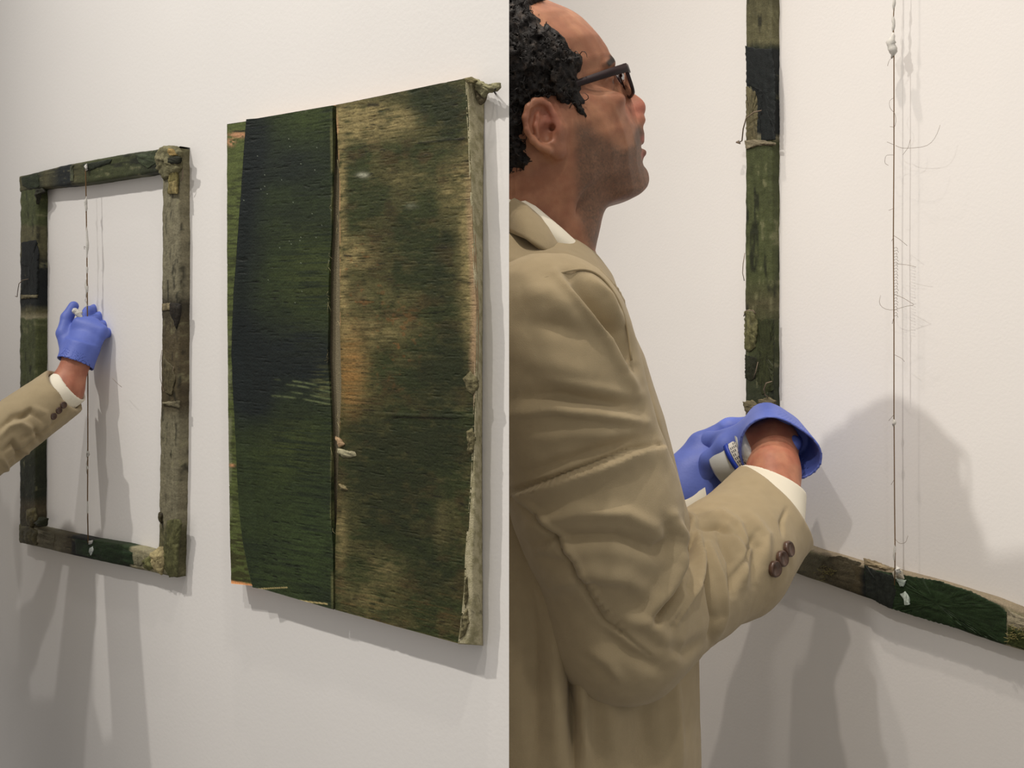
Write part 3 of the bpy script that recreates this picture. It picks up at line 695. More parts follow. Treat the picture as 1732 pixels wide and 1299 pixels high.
def folds(V, Q, lst):
    """push cloth in or out along creases (polyline, width px, height m)"""
    N = vnormals(V, Q); x, y = project(V)
    lst = [(f if len(f) == 4 else (*f, 0)) for f in lst]
    view = V - np.array([0, 0, H]); view /= np.linalg.norm(view, axis=1, keepdims=True)
    face = ss(-.0, .35, -(N * view).sum(1))
    D = np.zeros(len(V))
    for pts, wd, h, sd in lst:
        if sd == 0:
            d, at = segd(x, y, pts); g = np.exp(-(d / wd) ** 2)
        else:                                                    # an overlapping lip: steep on one side, soft on the other
            d, at, sg = segd(x, y, pts, True); sg = sg * sd
            g = np.where(sg > 0, np.exp(-(d / wd) ** 2), np.exp(-(d / 2.5) ** 2)) - .55 * np.where(sg < 0, np.exp(-((d - 6) / 5) ** 2), 0)
        D += h * g * (np.sin(np.pi * np.clip(at, .03, .97)) ** .5)
    return V + N * (D * face)[:, None]
def polysd(x, y, poly):
    """signed distance to a closed polygon, negative inside"""
    poly = np.array(poly, float); d = np.full(x.shape, 1e9); ins = np.zeros(x.shape, bool); n = len(poly)
    for i in range(n):
        a = poly[i]; b = poly[(i + 1) % n]; ba = b - a
        h = np.clip(((x - a[0]) * ba[0] + (y - a[1]) * ba[1]) / (ba @ ba + 1e-12), 0, 1)
        d = np.minimum(d, np.hypot(x - a[0] - h * ba[0], y - a[1] - h * ba[1]))
        c = ((a[1] > y) != (b[1] > y)) & (x < (b[0] - a[0]) * (y - a[1]) / (b[1] - a[1] + 1e-12) + a[0])
        ins ^= c
    return np.where(ins, -d, d)
def smoothpoly(p, it=2):
    p = np.array(p, float)
    for _ in range(it):
        q = np.roll(p, -1, 0); p = np.stack([.75 * p + .25 * q, .25 * p + .75 * q], 1).reshape(-1, 2)
    return p

# ------------------------------------------------------------------ head, in "head pixels" (one pixel = M0 metres, origin at the ear)
Y0 = 1.20; M0 = Y0 / F
TILT = math.radians(19); ct, st = math.cos(TILT), math.sin(TILT)
YAW = math.radians(7)
OX, OY = 925, 215
fwd = np.array([math.cos(YAW), math.sin(YAW), 0]); side = np.array([math.sin(YAW), -math.cos(YAW), 0]); up = np.array([0, 0, 1.0])
O3 = P(OX, OY, Y0)
def to_h(p):      # world -> image-plane px of the un-yawed head, and lateral distance in px
    q = (p - O3) / M0
    return OX + q @ fwd, OY - q[:, 2], q @ side
def from_h(x, y, c):
    return O3 + M0 * ((x - OX) * fwd + (OY - y) * up + c * side)
def seen(x, y, c):      # outline px of a point at the side of the head, which lies nearer than its middle
    k = (Y0 - np.abs(c) * M0) / Y0
    return CX + (x - CX) / k, HY + (y - HY) / k
def ab(x, y):
    dx, dy = x - OX, y - OY
    return dx * ct - dy * st, -dx * st - dy * ct
def unab(a, b):
    return OX + a * ct - b * st, OY - a * st - b * ct
profile = [(985, 440), (990, 415), (998, 390), (1004, 366), (1012, 352), (1022, 345), (1035, 342), (1052, 339), (1068, 334), (1082, 327), (1093, 317), (1100, 305), (1100, 293), (1096, 284), (1090, 279),
           (1088, 272), (1090, 266), (1090, 259), (1086, 253), (1082, 250), (1079, 247), (1081, 243), (1087, 240), (1091, 233), (1091, 224), (1086, 214), (1081, 206), (1080, 202), (1084, 198), (1090, 192), (1093, 183), (1092, 173), (1086, 164), (1076, 157),
           (1066, 152), (1054, 142), (1042, 130), (1031, 119), (1025, 110), (1023, 99), (1021, 90), (1014, 80), (1003, 67), (993, 51), (981, 36), (967, 25), (948, 15), (925, 7), (895, 0), (860, -4), (820, -2), (783, 16), (760, 50), (752, 95), (757, 150), (772, 200), (790, 245), (798, 290), (792, 330), (780, 380), (770, 460), (985, 470)]
prof_s = smoothpoly(profile, 1)
DEL = [-60, -38, -24, -8, 0, 8, 20, 40, 70, 110, 160, 220, 270, 320]
ROWS = [(-260, [2, 2, 4, 10, 18, 26, 36, 48, 60, 72, 78, 76, 70, 60]),
        (-170, [2, 2, 4, 8, 15, 24, 36, 48, 60, 72, 78, 76, 70, 60]),
        (-146, [2, 2, 4, 10, 18, 28, 40, 55, 68, 78, 82, 78, 72, 60]),
        (-110, [2, 2, 6, 10, 16, 30, 48, 66, 80, 90, 92, 84, 80, 60]),
        (-80, [2, 4, 8, 12, 17, 34, 54, 74, 88, 96, 98, 100, 90, 70]),
        (-45, [8, 14, 19, 26, 34, 46, 64, 84, 97, 103, 108, 116, 100, 80]),
        (-20, [9, 16, 20, 24, 32, 46, 66, 88, 101, 107, 116, 126, 110, 90]),
        (5, [6, 10, 12, 15, 26, 40, 62, 86, 101, 109, 122, 132, 118, 95]),
        (30, [5, 7, 8, 11, 20, 32, 52, 76, 94, 108, 126, 134, 122, 100]),
        (52, [5, 7, 12, 24, 34, 48, 66, 80, 94, 112, 130, 136, 124, 100]),
        (75, [5, 12, 24, 36, 48, 58, 70, 84, 98, 116, 132, 136, 124, 100]),
        (110, [5, 12, 24, 36, 48, 58, 72, 88, 104, 120, 132, 134, 122, 98]),
        (160, [2, 10, 20, 30, 40, 50, 64, 80, 98, 114, 122, 122, 112, 90]),
        (200, [2, 5, 10, 16, 24, 34, 48, 64, 82, 96, 102, 102, 92, 70]),
        (240, [2, 4, 6, 8, 12, 18, 28, 40, 56, 66, 70, 70, 60, 50])]
RB = np.array([r[0] for r in ROWS], float); RW = np.array([r[1] for r in ROWS], float)
def facefront(b): return np.interp(b, [-260, -170, -150, -110, -80, -45, -20, 5, 30, 52, 75, 110, 150, 200, 240], [90, 110, 133, 134, 142, 140, 136, 131, 124, 131, 134, 126, 105, 65, 20])
def headw(a, b):
    dl = facefront(b) - a
    i = np.clip(np.searchsorted(RB, b) - 1, 0, len(RB) - 2); t = np.clip((b - RB[i]) / (RB[i + 1] - RB[i]), 0, 1); t = t * t * (3 - 2 * t)
    j = np.clip(np.searchsorted(DEL, dl) - 1, 0, len(DEL) - 2); D_ = np.array(DEL, float); u = np.clip((dl - D_[j]) / (D_[j + 1] - D_[j]), 0, 1)
    return (RW[i, j] * (1 - u) + RW[i, j + 1] * u) * (1 - t) + (RW[i + 1, j] * (1 - u) + RW[i + 1, j + 1] * u) * t
def q3(a, b, c): return np.stack([a, b, np.abs(c)], -1)
def head_sd(p):
    x, y, c = to_h(p); a, b = ab(x, y)
    d2 = polysd(x, y, prof_s)
    wd = headw(a, b)
    lat = (np.abs(c) - wd) * .72
    kk = np.interp(facefront(b) - a, [-40, -5, 30, 120], [7, 9, 14, 40])
    d = smax(d2, lat, kk) - kk * .10
    pp = q3(a, b, c)
    d = smax(d, -ell(pp, (128, 30, 46), (17, 15, 25)), 12)                       # eye socket
    d = smin(d, ell(pp, (104, 30, 44), (18, 17, 18)), 2.5)                       # eyeball with lids
    d = smin(d, chain(pp, [(121, 36, 30), (122, 40, 44), (114, 35, 60)], [3, 3.5, 3], 4), 5)   # upper lid
    d = smin(d, chain(pp, [(130, 56, 22), (126, 62, 46), (112, 57, 68)], [6, 7, 5], 8), 12)    # brow ridge
    d = smin(d, ell(pp, (98, -4, 72), (26, 16, 20)), 20)                          # cheekbone
    d = smin(d, ell(pp, (148, -40, 17), (14, 10, 9)), 7)                          # nostril wing
    d = smax(d, -ell(pp, (163, -44, 9), (9, 5, 4.2)), 3)                          # nostril
    d = smax(d, -chain(pp, [(134, -40, 28), (124, -58, 40), (118, -78, 46)], [2, 2.5, 2], 4), 9)  # fold beside the mouth
    d = smax(d, -chain(pp, [(146, -80, 0), (142, -82, 16), (131, -86, 32)], [1.4, 1.6, 1.6], 2), 4)   # mouth line
    d = smin(d, chain(pp, [(147, -72, 0), (143, -74, 14), (133, -82, 28)], [4, 4, 1.5], 3), 7)
    d = smin(d, chain(pp, [(144, -92, 0), (141, -93, 14), (131, -88, 28)], [5, 4.4, 1.5], 3), 7)
    d = smax(d, -ell(pp, (20, -150, 88), (70, 30, 16)), 24)
    return d * M0
# ear, drawn in its own plane at the side of the head
EAR_C = 133
def ear_sd(p):
    x, y, c = to_h(p); m = 1.0
    # the ear sits nearer the lens than the middle of the head, so bring its outline back to head pixels
    k = (Y0 - EAR_C * M0) / Y0
    ex = CX + (x - CX) / k; ey = HY + (y - HY) / k
    ex = ex + 13; ey = ey + 2
    flare = EAR_C + (930 - ex) * .34
    z = c - flare
    q = np.stack([ex, ey, z], -1)
    rim = [(934, 212), (930, 196), (922, 183), (910, 177), (897, 179), (886, 190), (881, 208), (884, 228), (893, 243), (906, 253), (922, 258)]
    d = ell(q, (913, 216, -3), (33, 42, 6), basis((math.cos(.25), -math.sin(.25), 0), (0, 1, 0)))
    d = smin(d, chain(q, [(x_, y_, 5) for x_, y_ in rim], [4, 5, 6, 7, 7, 7, 7, 6.5, 6, 6, 6], 3), 2)
    d = smin(d, ell(q, (939, 255, 0), (13, 13, 7)), 7)
    d = smin(d, chain(q, [(910, 190, 4), (902, 203, 5), (898, 220, 5), (903, 236, 4)], [3, 4, 4.5, 4], 4), 4)
    d = smin(d, chain(q, [(918, 246, 4), (930, 246, 4), (936, 238, 3)], [4, 4.5, 4], 3), 4)
    d = smin(d, ell(q, (940, 222, 3), (8, 14, 8)), 6)
    d = smax(d, -ell(q, (918, 228, 6), (13, 18, 12)), 3)
    d = smax(d, -ell(q, (927, 220, 0), (8, 10, 16)), 2)
    d = smax(d, -ell(q, (912, 196, 8), (7, 12, 9)), 3)
    d = smax(d, -chain(q, [(905, 185, 8), (892, 196, 8), (889, 214, 8), (893, 232, 8)], [3, 4, 4, 3], 3), 3)
    # root towards the skull
    d = smin(d, cap(q, (934, 205, -4), (938, 245, -6), 9, 8), 6)
    return d * M0
def concha_sd(p):
    x, y, c = to_h(p); k = (Y0 - EAR_C * M0) / Y0
    ex = CX + (x - CX) / k + 13; ey = HY + (y - HY) / k + 2
    q = np.stack([ex, ey, c - EAR_C - (943 - ex) * .34], -1)
    return smin(smin(ell(q, (917, 229, 2), (13, 17, 15)), ell(q, (928, 219, -8), (8, 9, 18)), 4), ell(q, (912, 196, 4), (7, 11, 9)), 1) * M0
def neck_sd(p):
    d = cap(p, P(905, 250, Y0), P(868, 520, Y0 + .01), .075, .078)
    return d

# ------------------------------------------------------------------ hands: palm and five fingers, in a local frame
def hand_sd(p, W0, fd, pd, curls, thumb, s, lo=0.0, spread=.1, left=1):
    """W0 wrist, fd finger direction, pd palm-facing direction; lo thickens (glove)"""
    fd = np.asarray(fd, float); fd /= np.linalg.norm(fd); pd = np.asarray(pd, float); pd = pd - (pd @ fd) * fd; pd /= np.linalg.norm(pd)
    sd = np.cross(fd, pd) * left                       # towards the thumb side
    R = np.array([fd, sd, pd])
    q = ((p - W0) @ R.T) / s
    d = ell(q, (.052, .004, 0), (.052, .040, .017)); d = smin(d, cap(q, (.0, 0, 0), (.03, .0, 0), .024, .028), .02)
    d = smin(d, cap(q, (.082, .030, -.002), (.080, -.030, 0), .0125, .011), .012)
    d = smin(d, ell(q, (.035, .026, .012), (.032, .016, .016)), .012)
    tips = []
    for i in range(4):
        y = .031 - .0205 * i; base = np.array([.086 - (.004 * (i - 1) ** 2 if i else .002), y, 0])
        L = [(.040, .024, .020), (.044, .027, .021), (.041, .026, .020), (.032, .020, .018)][i]
        r = [.0098, .0102, .0096, .0086][i]; an = 0; pt = base; pts = [base - np.array([.02, 0, 0])]; pts.append(pt)
        sp = spread * (1.3 - i) * .6
        for k in range(3):
            an += curls[i][k]
            dv = np.array([math.cos(an) * math.cos(sp), math.cos(an) * math.sin(sp), math.sin(an)])
            pt = pt + dv * L[k]; pts.append(pt)
        d = smin(d, chain(q, pts, [r * .9, r * 1.08, r, r * .94, r * .82], .004), .005)
        tips.append(pts)
    tp = [np.array(t) for t in thumb]
    d = smin(d, chain(q, tp, [.016, .0135, .0118, .0098], .006), .010)
    return (d - lo) * s
# ------------------------------------------------------------------ materials of the people
M_skin = material('skin', attr=True, rough=.5, grain=.12, gscale=90, bump=.25, bscale=900, sss=.12, spec=.35)
M_hairm = material('black_curly_hair', attr=True, rough=.6, grain=.5, gscale=320, bump=1.0, bscale=500, spec=.25)
M_jacket = material('khaki_twill', lin(168, 152, 121), .85, grain=.05, gscale=60, bump=.35, bscale=1400, sheen=.15, spec=.15)
M_shirt = material('white_shirt', lin(236, 230, 212), .8, bump=.2, bscale=900, spec=.2)
M_glove = material('blue_nitrile', lin(92, 110, 190), .5, bump=.2, bscale=300, grain=.05, gscale=80, spec=.35)
M_button = material('brown_horn', lin(80, 58, 46), .3, grain=.35, gscale=300, spec=.5)
M_frame_g = material('dark_acetate', lin(36, 22, 24), .38, spec=.3)
M_lens = material('spectacle_lens', (.95, .97, .97), .02, trans=1.0)
M_trous = material('dark_trousers', lin(60, 62, 70), .9)
M_shoe = material('black_leather', lin(30, 28, 28), .4)
M_seam = material('khaki_seam', lin(128, 114, 86), .9)

def body_cols(V):
    x, y, c = to_h(V); a, b = ab(x, y); x, y = seen(x, y, c)
    n = fbm(V[:, 0] * 60, V[:, 1] * 60, V[:, 2] * 60)
    sk = mix(np.broadcast_to(lin(164, 116, 88), (len(V), 3)), lin(146, 98, 74), ss(.3, .7, n))
    face = y < 470
    red = np.clip(G(x, y, 1082, 180, 26, 24) + .8 * G(x, y, 905, 200, 30, 26) * (c > 90), 0, 1)
    sk = mix(sk, lin(190, 110, 98), .5 * red * face)
    beard_poly = [(958, 205), (985, 208), (1000, 222), (1030, 240), (1050, 246), (1066, 236), (1076, 214), (1084, 208), (1100, 215), (1110, 300), (1105, 330), (1040, 352), (1012, 420), (985, 420), (962, 350), (958, 280), (956, 240)]
    bm = ss(10, -14, polysd(x, y, beard_poly)) * face
    st_ = fbm(V[:, 0] * 900, V[:, 1] * 900, V[:, 2] * 900, o=2)
    sk = mix(sk, lin(96, 76, 62), bm * (.74 + .9 * (st_ - .5)))
    mus = ss(5, -4, polysd(x, y, [(1068, 226), (1080, 208), (1090, 222), (1088, 236), (1072, 244)])) * face
    sk = mix(sk, lin(70, 56, 48), .5 * mus)
    lips = np.clip(G(x, y, 1089, 231, 5, 7) * (np.abs(c) < 30) + G(x, y, 1087, 258, 6, 8) * (np.abs(c) < 30), 0, 1) * face
    sk = mix(sk, lin(172, 104, 96), .75 * lips)
    brow = ss(7, 0, segd(a, b, [(122, 62), (132, 64), (128, 70)])[0]) * (np.abs(c) > 12) * (np.abs(c) < 70)
    brow = np.maximum(brow, ss(7, 3, segd(np.abs(c), b, [(16, 60), (46, 68), (70, 58)])[0]) * (a > 90)) * face
    sk = mix(sk, lin(34, 26, 22), 1.0 * brow * ss(.2, .4, st_ + .2))
    eyes = (((a - 121) / 10) ** 2 + ((b - 30) / 5) ** 2 + ((np.abs(c) - 46) / 13) ** 2 < 1) & face
    sk = np.where(eyes[:, None], lin(112, 84, 72), sk)
    iris = eyes & (((np.abs(c) - 48) / 5.5) ** 2 + ((b - 31) / 5) ** 2 < 1)
    sk = np.where(iris[:, None], lin(40, 26, 20), sk)
    sk = mix(sk, lin(150, 96, 80), .35 * ss(.55, .8, fbm(V[:, 0] * 25, V[:, 1] * 25, V[:, 2] * 25)))
    return sk
hair_poly = smoothpoly([(700, -80), (960, -60), (932, -2), (900, 6), (882, 14), (890, 26), (908, 36), (930, 52), (945, 66), (952, 84), (972, 88), (976, 104), (970, 122), (972, 148), (977, 168), (988, 188), (984, 200), (968, 204), (952, 190), (934, 182), (918, 168), (897, 172), (876, 186), (868, 220), (880, 258), (892, 268), (886, 290), (862, 300), (820, 330), (700, 340)], 1)
def hair_sd(p):
    d = head_sd(p) / M0
    x, y, c = to_h(p)
    sx, sy = seen(x, y, c)
    pd = polysd(sx, sy, hair_poly)
    n = fbm(x / 15, y / 15, c / 15, o=2) - .5
    n2 = fbm(x / 4.5, y / 4.5, c / 4.5, o=2) - .5
    wob = 8 * n + 9 * n2
    thick = 11 * ss(6, -26, pd) + 6 * ss(-30, -90, pd)
    e = d - thick - 2 * wob * ss(4, -8, pd)
    return smax(e, (pd + wob * .9), 3) * M0 * .7
def inner(f): return f

# ------------------------------------------------------------------ clothes
SH = P(926, 566, 1.062); EL = P(1052, 1062, 1.10); CU = P(1308, 860, 1.37); WR = P(1312, 775, 1.44)
def torso_sd(p, ex=0.0):
    """jacket body: stacked rounded sections, leaning with the spine"""
    z = p[:, 2]
    py = HY - (z - H) * F / 1.25                                   # row at the depth of the spine
    rows = [380, 430, 470, 520, 600, 700, 860, 1000, 1150, 1300, 1500, 1800]
    cx = np.interp(py, rows, [890, 905, 915, 918, 925, 930, 940, 945, 948, 950, 955, 960])
    hx = np.interp(py, rows, [40, 66, 98, 120, 146, 176, 208, 216, 220, 222, 240, 250]) * 1.25 / F
    hy = np.interp(py, rows, [70, 130, 190, 235, 268, 285, 290, 288, 290, 300, 320, 330]) * 1.25 / F
    X = (cx - CX) / F * 1.25
    qx = (p[:, 0] - X); qy = p[:, 1] - (1.27 + .10 * 0)
    a = math.radians(8); rx = qx * math.cos(a) + qy * math.sin(a); ry = -qx * math.sin(a) + qy * math.cos(a)
    k = ((np.abs(rx) / hx) ** 2.4 + (np.abs(ry) / hy) ** 2.4) ** (1 / 2.4)
    d = (k - 1) * np.minimum(hx, hy) * .82
    top = (z - P(0, 420, 1.25)[2]); bot = P(0, 1640, 1.25)[2] - z
    d = smax(d, top, .03); d = smax(d, bot, .01)
    return d
def jacket_sd(p):
    d = torso_sd(p)
    d = smin(d, cap(p, P(925, 520, 1.10), P(900, 455, 1.22), .062, .05), .06)
    d = smin(d, cap(p, P(925, 500, 1.46), P(900, 455, 1.30), .07, .05), .06)
    d = smin(d, cap(p, P(846, 468, 1.13), P(846, 468, 1.27), .047), .03)
    # hollow out the neck opening
    d = smax(d, -cap(p, P(905, 300, Y0), P(885, 450, Y0 + .01), .082, .070), .006)
    return d
def sleeve_sd(p):
    up_ = cap(p, SH, P(1010, 860, 1.075), .083, .080)
    up2 = cap(p, P(1010, 860, 1.075), EL, .080, .068)
    fo = cap(p, EL, P(1230, 945, 1.27), .070, .066); fo2 = cap(p, P(1230, 945, 1.27), CU, .066, .060)
    d = smin(up_, up2, .03); f_ = smin(fo, fo2, .03)
    d = smin(d, f_, .035)
    ax = (CU - P(1230, 945, 1.27)); ax /= np.linalg.norm(ax)
    d = smin(d, cap(p, P(1230, 945, 1.27), CU + ax * .09, .066, .063), .02)
    pl = (p - CU) @ ax
    hol = cap(p, CU - ax * .045, CU + ax * .3, .050, .056)
    pl = (p - CU) @ np.array([.78, .14, .61]) - .004
    d = smax(d, pl, .004)
    d = smax(d, -hol, .004)
    return d
def shirtcuff_sd(p):
    A = P(1300, 856, 1.375); B_ = P(1312, 760, 1.45); ax = B_ - A; ax /= np.linalg.norm(ax)
    d = cap(p, A - ax * .03, B_ + ax * .1, .047, .043)
    nn = np.array([.46, .25, .85]); nn /= np.linalg.norm(nn)
    d = smax(d, (p - P(1300, 806, 1.395)) @ nn, .003)
    d = smin(d, smax(cap(p, CU - (CU - A) * 0 - ax * .02, CU + ax * .01, .050), (p - CU) @ np.array([.78, .14, .61]) - .006, .003), .006)
    d = smax(d, -cap(p, A, B_ + ax * .3, .041, .040), .002)
    return d
sleeve_folds = [
 # upper arm: the cloth below laps over the cloth above
 ([(862, 838), (930, 818), (1000, 793), (1070, 766), (1110, 758)], 26, .013, 1), ([(880, 806), (950, 784), (1050, 750), (1100, 738)], 12, -.007),
 ([(865, 700), (930, 690), (1010, 700), (1090, 715)], 8, .009), ([(870, 672), (950, 668), (1030, 682), (1080, 690)], 13, -.008), ([(890, 742), (980, 733), (1080, 737)], 12, .004),
 ([(925, 640), (990, 655), (1060, 668)], 9, .004), ([(940, 462), (985, 515), (1025, 565), (1060, 635), (1078, 668)], 9, .009), ([(968, 468), (1008, 515), (1045, 565), (1066, 620)], 13, -.018),
 ([(1000, 470), (1030, 500), (1052, 545)], 6, .006), ([(880, 545), (950, 553), (1000, 575)], 18, -.008), ([(880, 500), (930, 497), (970, 530)], 18, .006), ([(880, 600), (940, 620), (1010, 640)], 22, .006),
 ([(885, 925), (960, 910), (1040, 910), (1110, 932), (1145, 925)], 14, -.010), ([(895, 890), (980, 866), (1060, 868), (1120, 900)], 12, .007), ([(1125, 880), (1135, 915), (1110, 935)], 12, -.006),
 ([(930, 990), (1000, 968), (1060, 978), (1095, 1003)], 14, .007), ([(895, 945), (960, 955), (1010, 1000)], 12, -.006), ([(905, 935), (950, 915)], 6, .004),
 # elbow crook
 ([(1172, 898), (1164, 945), (1144, 995), (1108, 1050)], 6, -.020), ([(1140, 872), (1150, 905), (1140, 950), (1118, 1000), (1092, 1045)], 10, .014), ([(1162, 868), (1174, 884), (1166, 915)], 6, .008),
 ([(1180, 902), (1184, 940), (1170, 995), (1140, 1050)], 7, .013), ([(1172, 960), (1160, 1010), (1135, 1060)], 4, -.006), ([(1188, 925), (1197, 985), (1208, 1045), (1200, 1095)], 4.5, -.012), ([(1199, 920), (1217, 985), (1224, 1040), (1212, 1080)], 6, .009),
 ([(1215, 905), (1238, 950), (1242, 1005)], 6, -.009), ([(1230, 893), (1254, 935), (1260, 990)], 7, .008), ([(1190, 878), (1220, 868), (1250, 888), (1270, 930)], 8, .006), ([(1180, 893), (1215, 890), (1242, 908)], 5, -.008),
 ([(1255, 882), (1280, 925), (1276, 990)], 7, -.006), ([(1270, 868), (1298, 905), (1298, 960)], 8, .005), ([(1325, 905), (1321, 882), (1330, 860)], 3, -.004), ([(1120, 1090), (1160, 1105), (1200, 1080)], 12, -.006),
 ([(1050, 1040), (1110, 1062), (1140, 1110)], 14, .006), ([(1010, 1065), (1060, 1105), (1120, 1135)], 12, -.006), ([(1280, 900), (1252, 960), (1232, 1015)], 5, -.005), ([(1000, 1100), (1030, 1120), (1050, 1150)], 10, .005),
 # seam along the back of the arm
 ([(870, 842), (905, 880), (930, 905), (960, 950), (990, 1000), (1020, 1050), (1062, 1078), (1100, 1110)], 3, -.005), ([(880, 838), (915, 872), (945, 905), (975, 950), (1005, 1000), (1035, 1045)], 6, .004),
]
for k in range(22):
    t_ = k / 21; x_ = np.interp(t_, [0, .4, 1], [905, 945, 1050]); y_ = np.interp(t_, [0, .4, 1], [872, 925, 1070])
    sleeve_folds.append(([(x_ - 5, y_ + 6), (x_ + 7, y_ - 7)], 2.6, -.0026))
torso_folds = [
 ([(1010, 500), (1045, 560), (1078, 640), (1102, 730), (1128, 820), (1150, 890)], 11, -.022), ([(965, 455), (1008, 458), (1042, 498), (1062, 545), (1068, 600), (1066, 645)], 4, .009), ([(1100, 660), (1122, 740), (1144, 830)], 7, .005),
 ([(968, 1000), (962, 1100), (968, 1200), (972, 1310)], 6, -.026), ([(984, 1010), (982, 1100), (986, 1200), (992, 1310)], 8, .009), ([(940, 1010), (938, 1120), (945, 1310)], 14, .008),
 ([(1060, 1150), (1090, 1200), (1100, 1310)], 24, -.012), ([(1140, 1130), (1142, 1200), (1150, 1310)], 10, .007), ([(880, 960), (900, 1060), (905, 1300)], 14, -.008), ([(1010, 1130), (1030, 1200), (1040, 1300)], 18, .006),
 ([(868, 490), (900, 472), (930, 464), (962, 460)], 3, -.006), ([(862, 440), (900, 448), (940, 455)], 8, .003),
]

def build_man():
    parts = {}
    # body: head, ear and neck
    def bsd(p):
        d = smax(smin(head_sd(p), ear_sd(p), .003), -concha_sd(p), .0015)
        return smin(d, neck_sd(p), .03)
    lo = np.array([O3[0] - .17, Y0 - .135, P(0, 470, Y0)[2]]); hi = np.array([O3[0] + .155, Y0 + .13, P(0, -45, Y0)[2]])
    V1, Q1 = surf(bsd, lo, hi, .0017)
    parts['head'] = (V1, Q1, body_cols(V1))
    lo = np.array([O3[0] - .19, Y0 - .14, P(0, 360, Y0)[2]]); hi = np.array([O3[0] + .12, Y0 + .14, P(0, -60, Y0)[2]])
    Vh, Qh = surf(hair_sd, lo, hi, .0022, safe=2.2)
    n = fbm(Vh[:, 0] * 220, Vh[:, 1] * 220, Vh[:, 2] * 220, o=2)
    parts['hair'] = (Vh, Qh, mix(np.broadcast_to(lin(24, 21, 20), (len(Vh), 3)), lin(62, 52, 44), ss(.5, .8, n) * .6))
    return parts
man = empty('person', (P(935, 0, 1.27)[0], 1.27, 0), label='man with dark curly hair and glasses in khaki jacket, looking up at the frame', category='person')
om = np.array(man.location)
Pm = build_man()
V, Q, C = Pm['hair']
hair_me = mesh('hair', V, Q, M_hairm, C, origin=om); link('hair', hair_me, man)
pick = rng.choice(len(V), 2600, replace=False); Nh = vnormals(V, Q)[pick]; Vp = V[pick]; keep_ = (Vp[:, 1] < 1.24) & (head_sd(Vp) > .0025); parts = []
for p, nn in zip(Vp[keep_], Nh[keep_]):
    t1 = np.cross(nn, rng.randn(3)); t1 /= np.linalg.norm(t1); t2 = np.cross(nn, t1); r_ = .002 + .0035 * rng.rand(); a0 = rng.rand() * 6; cc = []
    for k in range(7):
        a = a0 + k * .75; cc.append(p - nn * .001 + nn * (.0006 * k + r_ * .6 * (math.sin(a) - math.sin(a0))) + t1 * r_ * (math.cos(a) - math.cos(a0)) + t2 * .0008 * k)
    parts.append(tube(cc, [.0006, .0006, .00055, .0005, .0005, .0004, .0002], 3))
v, f = joinm(parts)
link('curls', mesh('curls', v, f, material('black_hair_strand', lin(26, 22, 20), .5), origin=om), man, kind='stuff')

# right hand with glove (nearest the lens)
RW0 = P(1316, 762, 1.44)
ax_f = CU - P(1230, 945, 1.27); ax_f /= np.linalg.norm(ax_f)
rh = dict(W0=P(1310, 748, 1.455), fd=(-.50, .58, -.22), pd=(-.25, -.55, -.75), curls=[(.9, .9, .6), (1., 1., .6), (1.1, 1., .6), (1.1, 1.1, .6)], thumb=[(.02, .02, .01), (.045, .036, .02), (.068, .036, .034), (.082, .028, .05)], s=1.08, left=1)
def right_arm_skin(p):
    d = cap(p, EL, CU, .045, .037); d = smin(d, cap(p, CU, P(1308, 800, 1.41), .032, .031), .02)
    d = smin(d, cap(p, P(1308, 800, 1.41), rh['W0'], .032, .032), .02)
    return smin(d, hand_sd(p, lo=-.001, **rh), .015)
V2, Q2 = surf(right_arm_skin, P(1040, 1130, 1.08) - .08, np.maximum(P(1400, 640, 1.50), P(1400, 640, 1.62)) + .02, .0035)
# the arm passes up the sleeve to the shoulder and joins the trunk, so the body is one surface
def trunk(p):
    d = cap(p, P(900, 560, 1.27), P(930, 1150, 1.27), .11, .12)
    d = smin(d, cap(p, SH, P(900, 540, 1.27), .055, .08), .05); d = smin(d, cap(p, SH, EL, .055, .045), .03)
    d = smin(d, neck_sd(p), .04)
    return d
V, Q, C = Pm['head']
V3, Q3 = surf(trunk, P(700, 1400, 1.25) + np.array([0, -.3, 0]), np.array([.26, 1.45, P(0, 440, 1.25)[2]]), .009)
skinc = lin(168, 112, 90)
Vb = np.vstack([V, V2, V3]); Qb = np.vstack([Q, Q2 + len(V), Q3 + len(V) + len(V2)])
n2 = fbm(V2[:, 0] * 60, V2[:, 1] * 60, V2[:, 2] * 60)
Cb = np.vstack([C, mix(np.broadcast_to(lin(190, 132, 104), (len(V2), 3)), lin(176, 112, 88), ss(.3, .7, n2)), np.tile(skinc, (len(V3), 1))])
body_me = mesh('body', Vb, Qb, M_skin, Cb, origin=om); link('body', body_me, man)
def rglove(p):
    W0 = rh['W0']
    d = hand_sd(p, lo=.0012, **rh)
    # wide loose cuff, opened towards the lens
    A = P(1308, 732, 1.475); B_ = P(1316, 764, 1.412)
    ax = B_ - A; ax /= np.linalg.norm(ax)
    R = basis(ax, (1, .2, -.3))
    q = (p - A) @ R.T; L = np.linalg.norm(B_ - A)
    t = np.clip(q[:, 0] / L, -.6, 1.6)
    ro = .040 + .010 * t + .003 * np.sin(3 * np.arctan2(q[:, 2], q[:, 1]) + 1)
    rr = np.hypot(q[:, 1] / 1.12, q[:, 2] / .92)
    cone = np.maximum(rr - ro, np.maximum(-q[:, 0] - .02, q[:, 0] - L))
    d = smin(d, cone, .02)
    d = smax(d, -np.maximum(rr - ro + .0032, -q[:, 0] + .012), .002)
    return d
V, Q = surf(rglove, P(1180, 900, 1.36) - .05, P(1420, 620, 1.62) + .03, .0022)
rg_me = mesh('glove', V, Q, M_glove, origin=om); link('glove', rg_me, man, label='blue nitrile glove on the near hand, its cuff standing open')
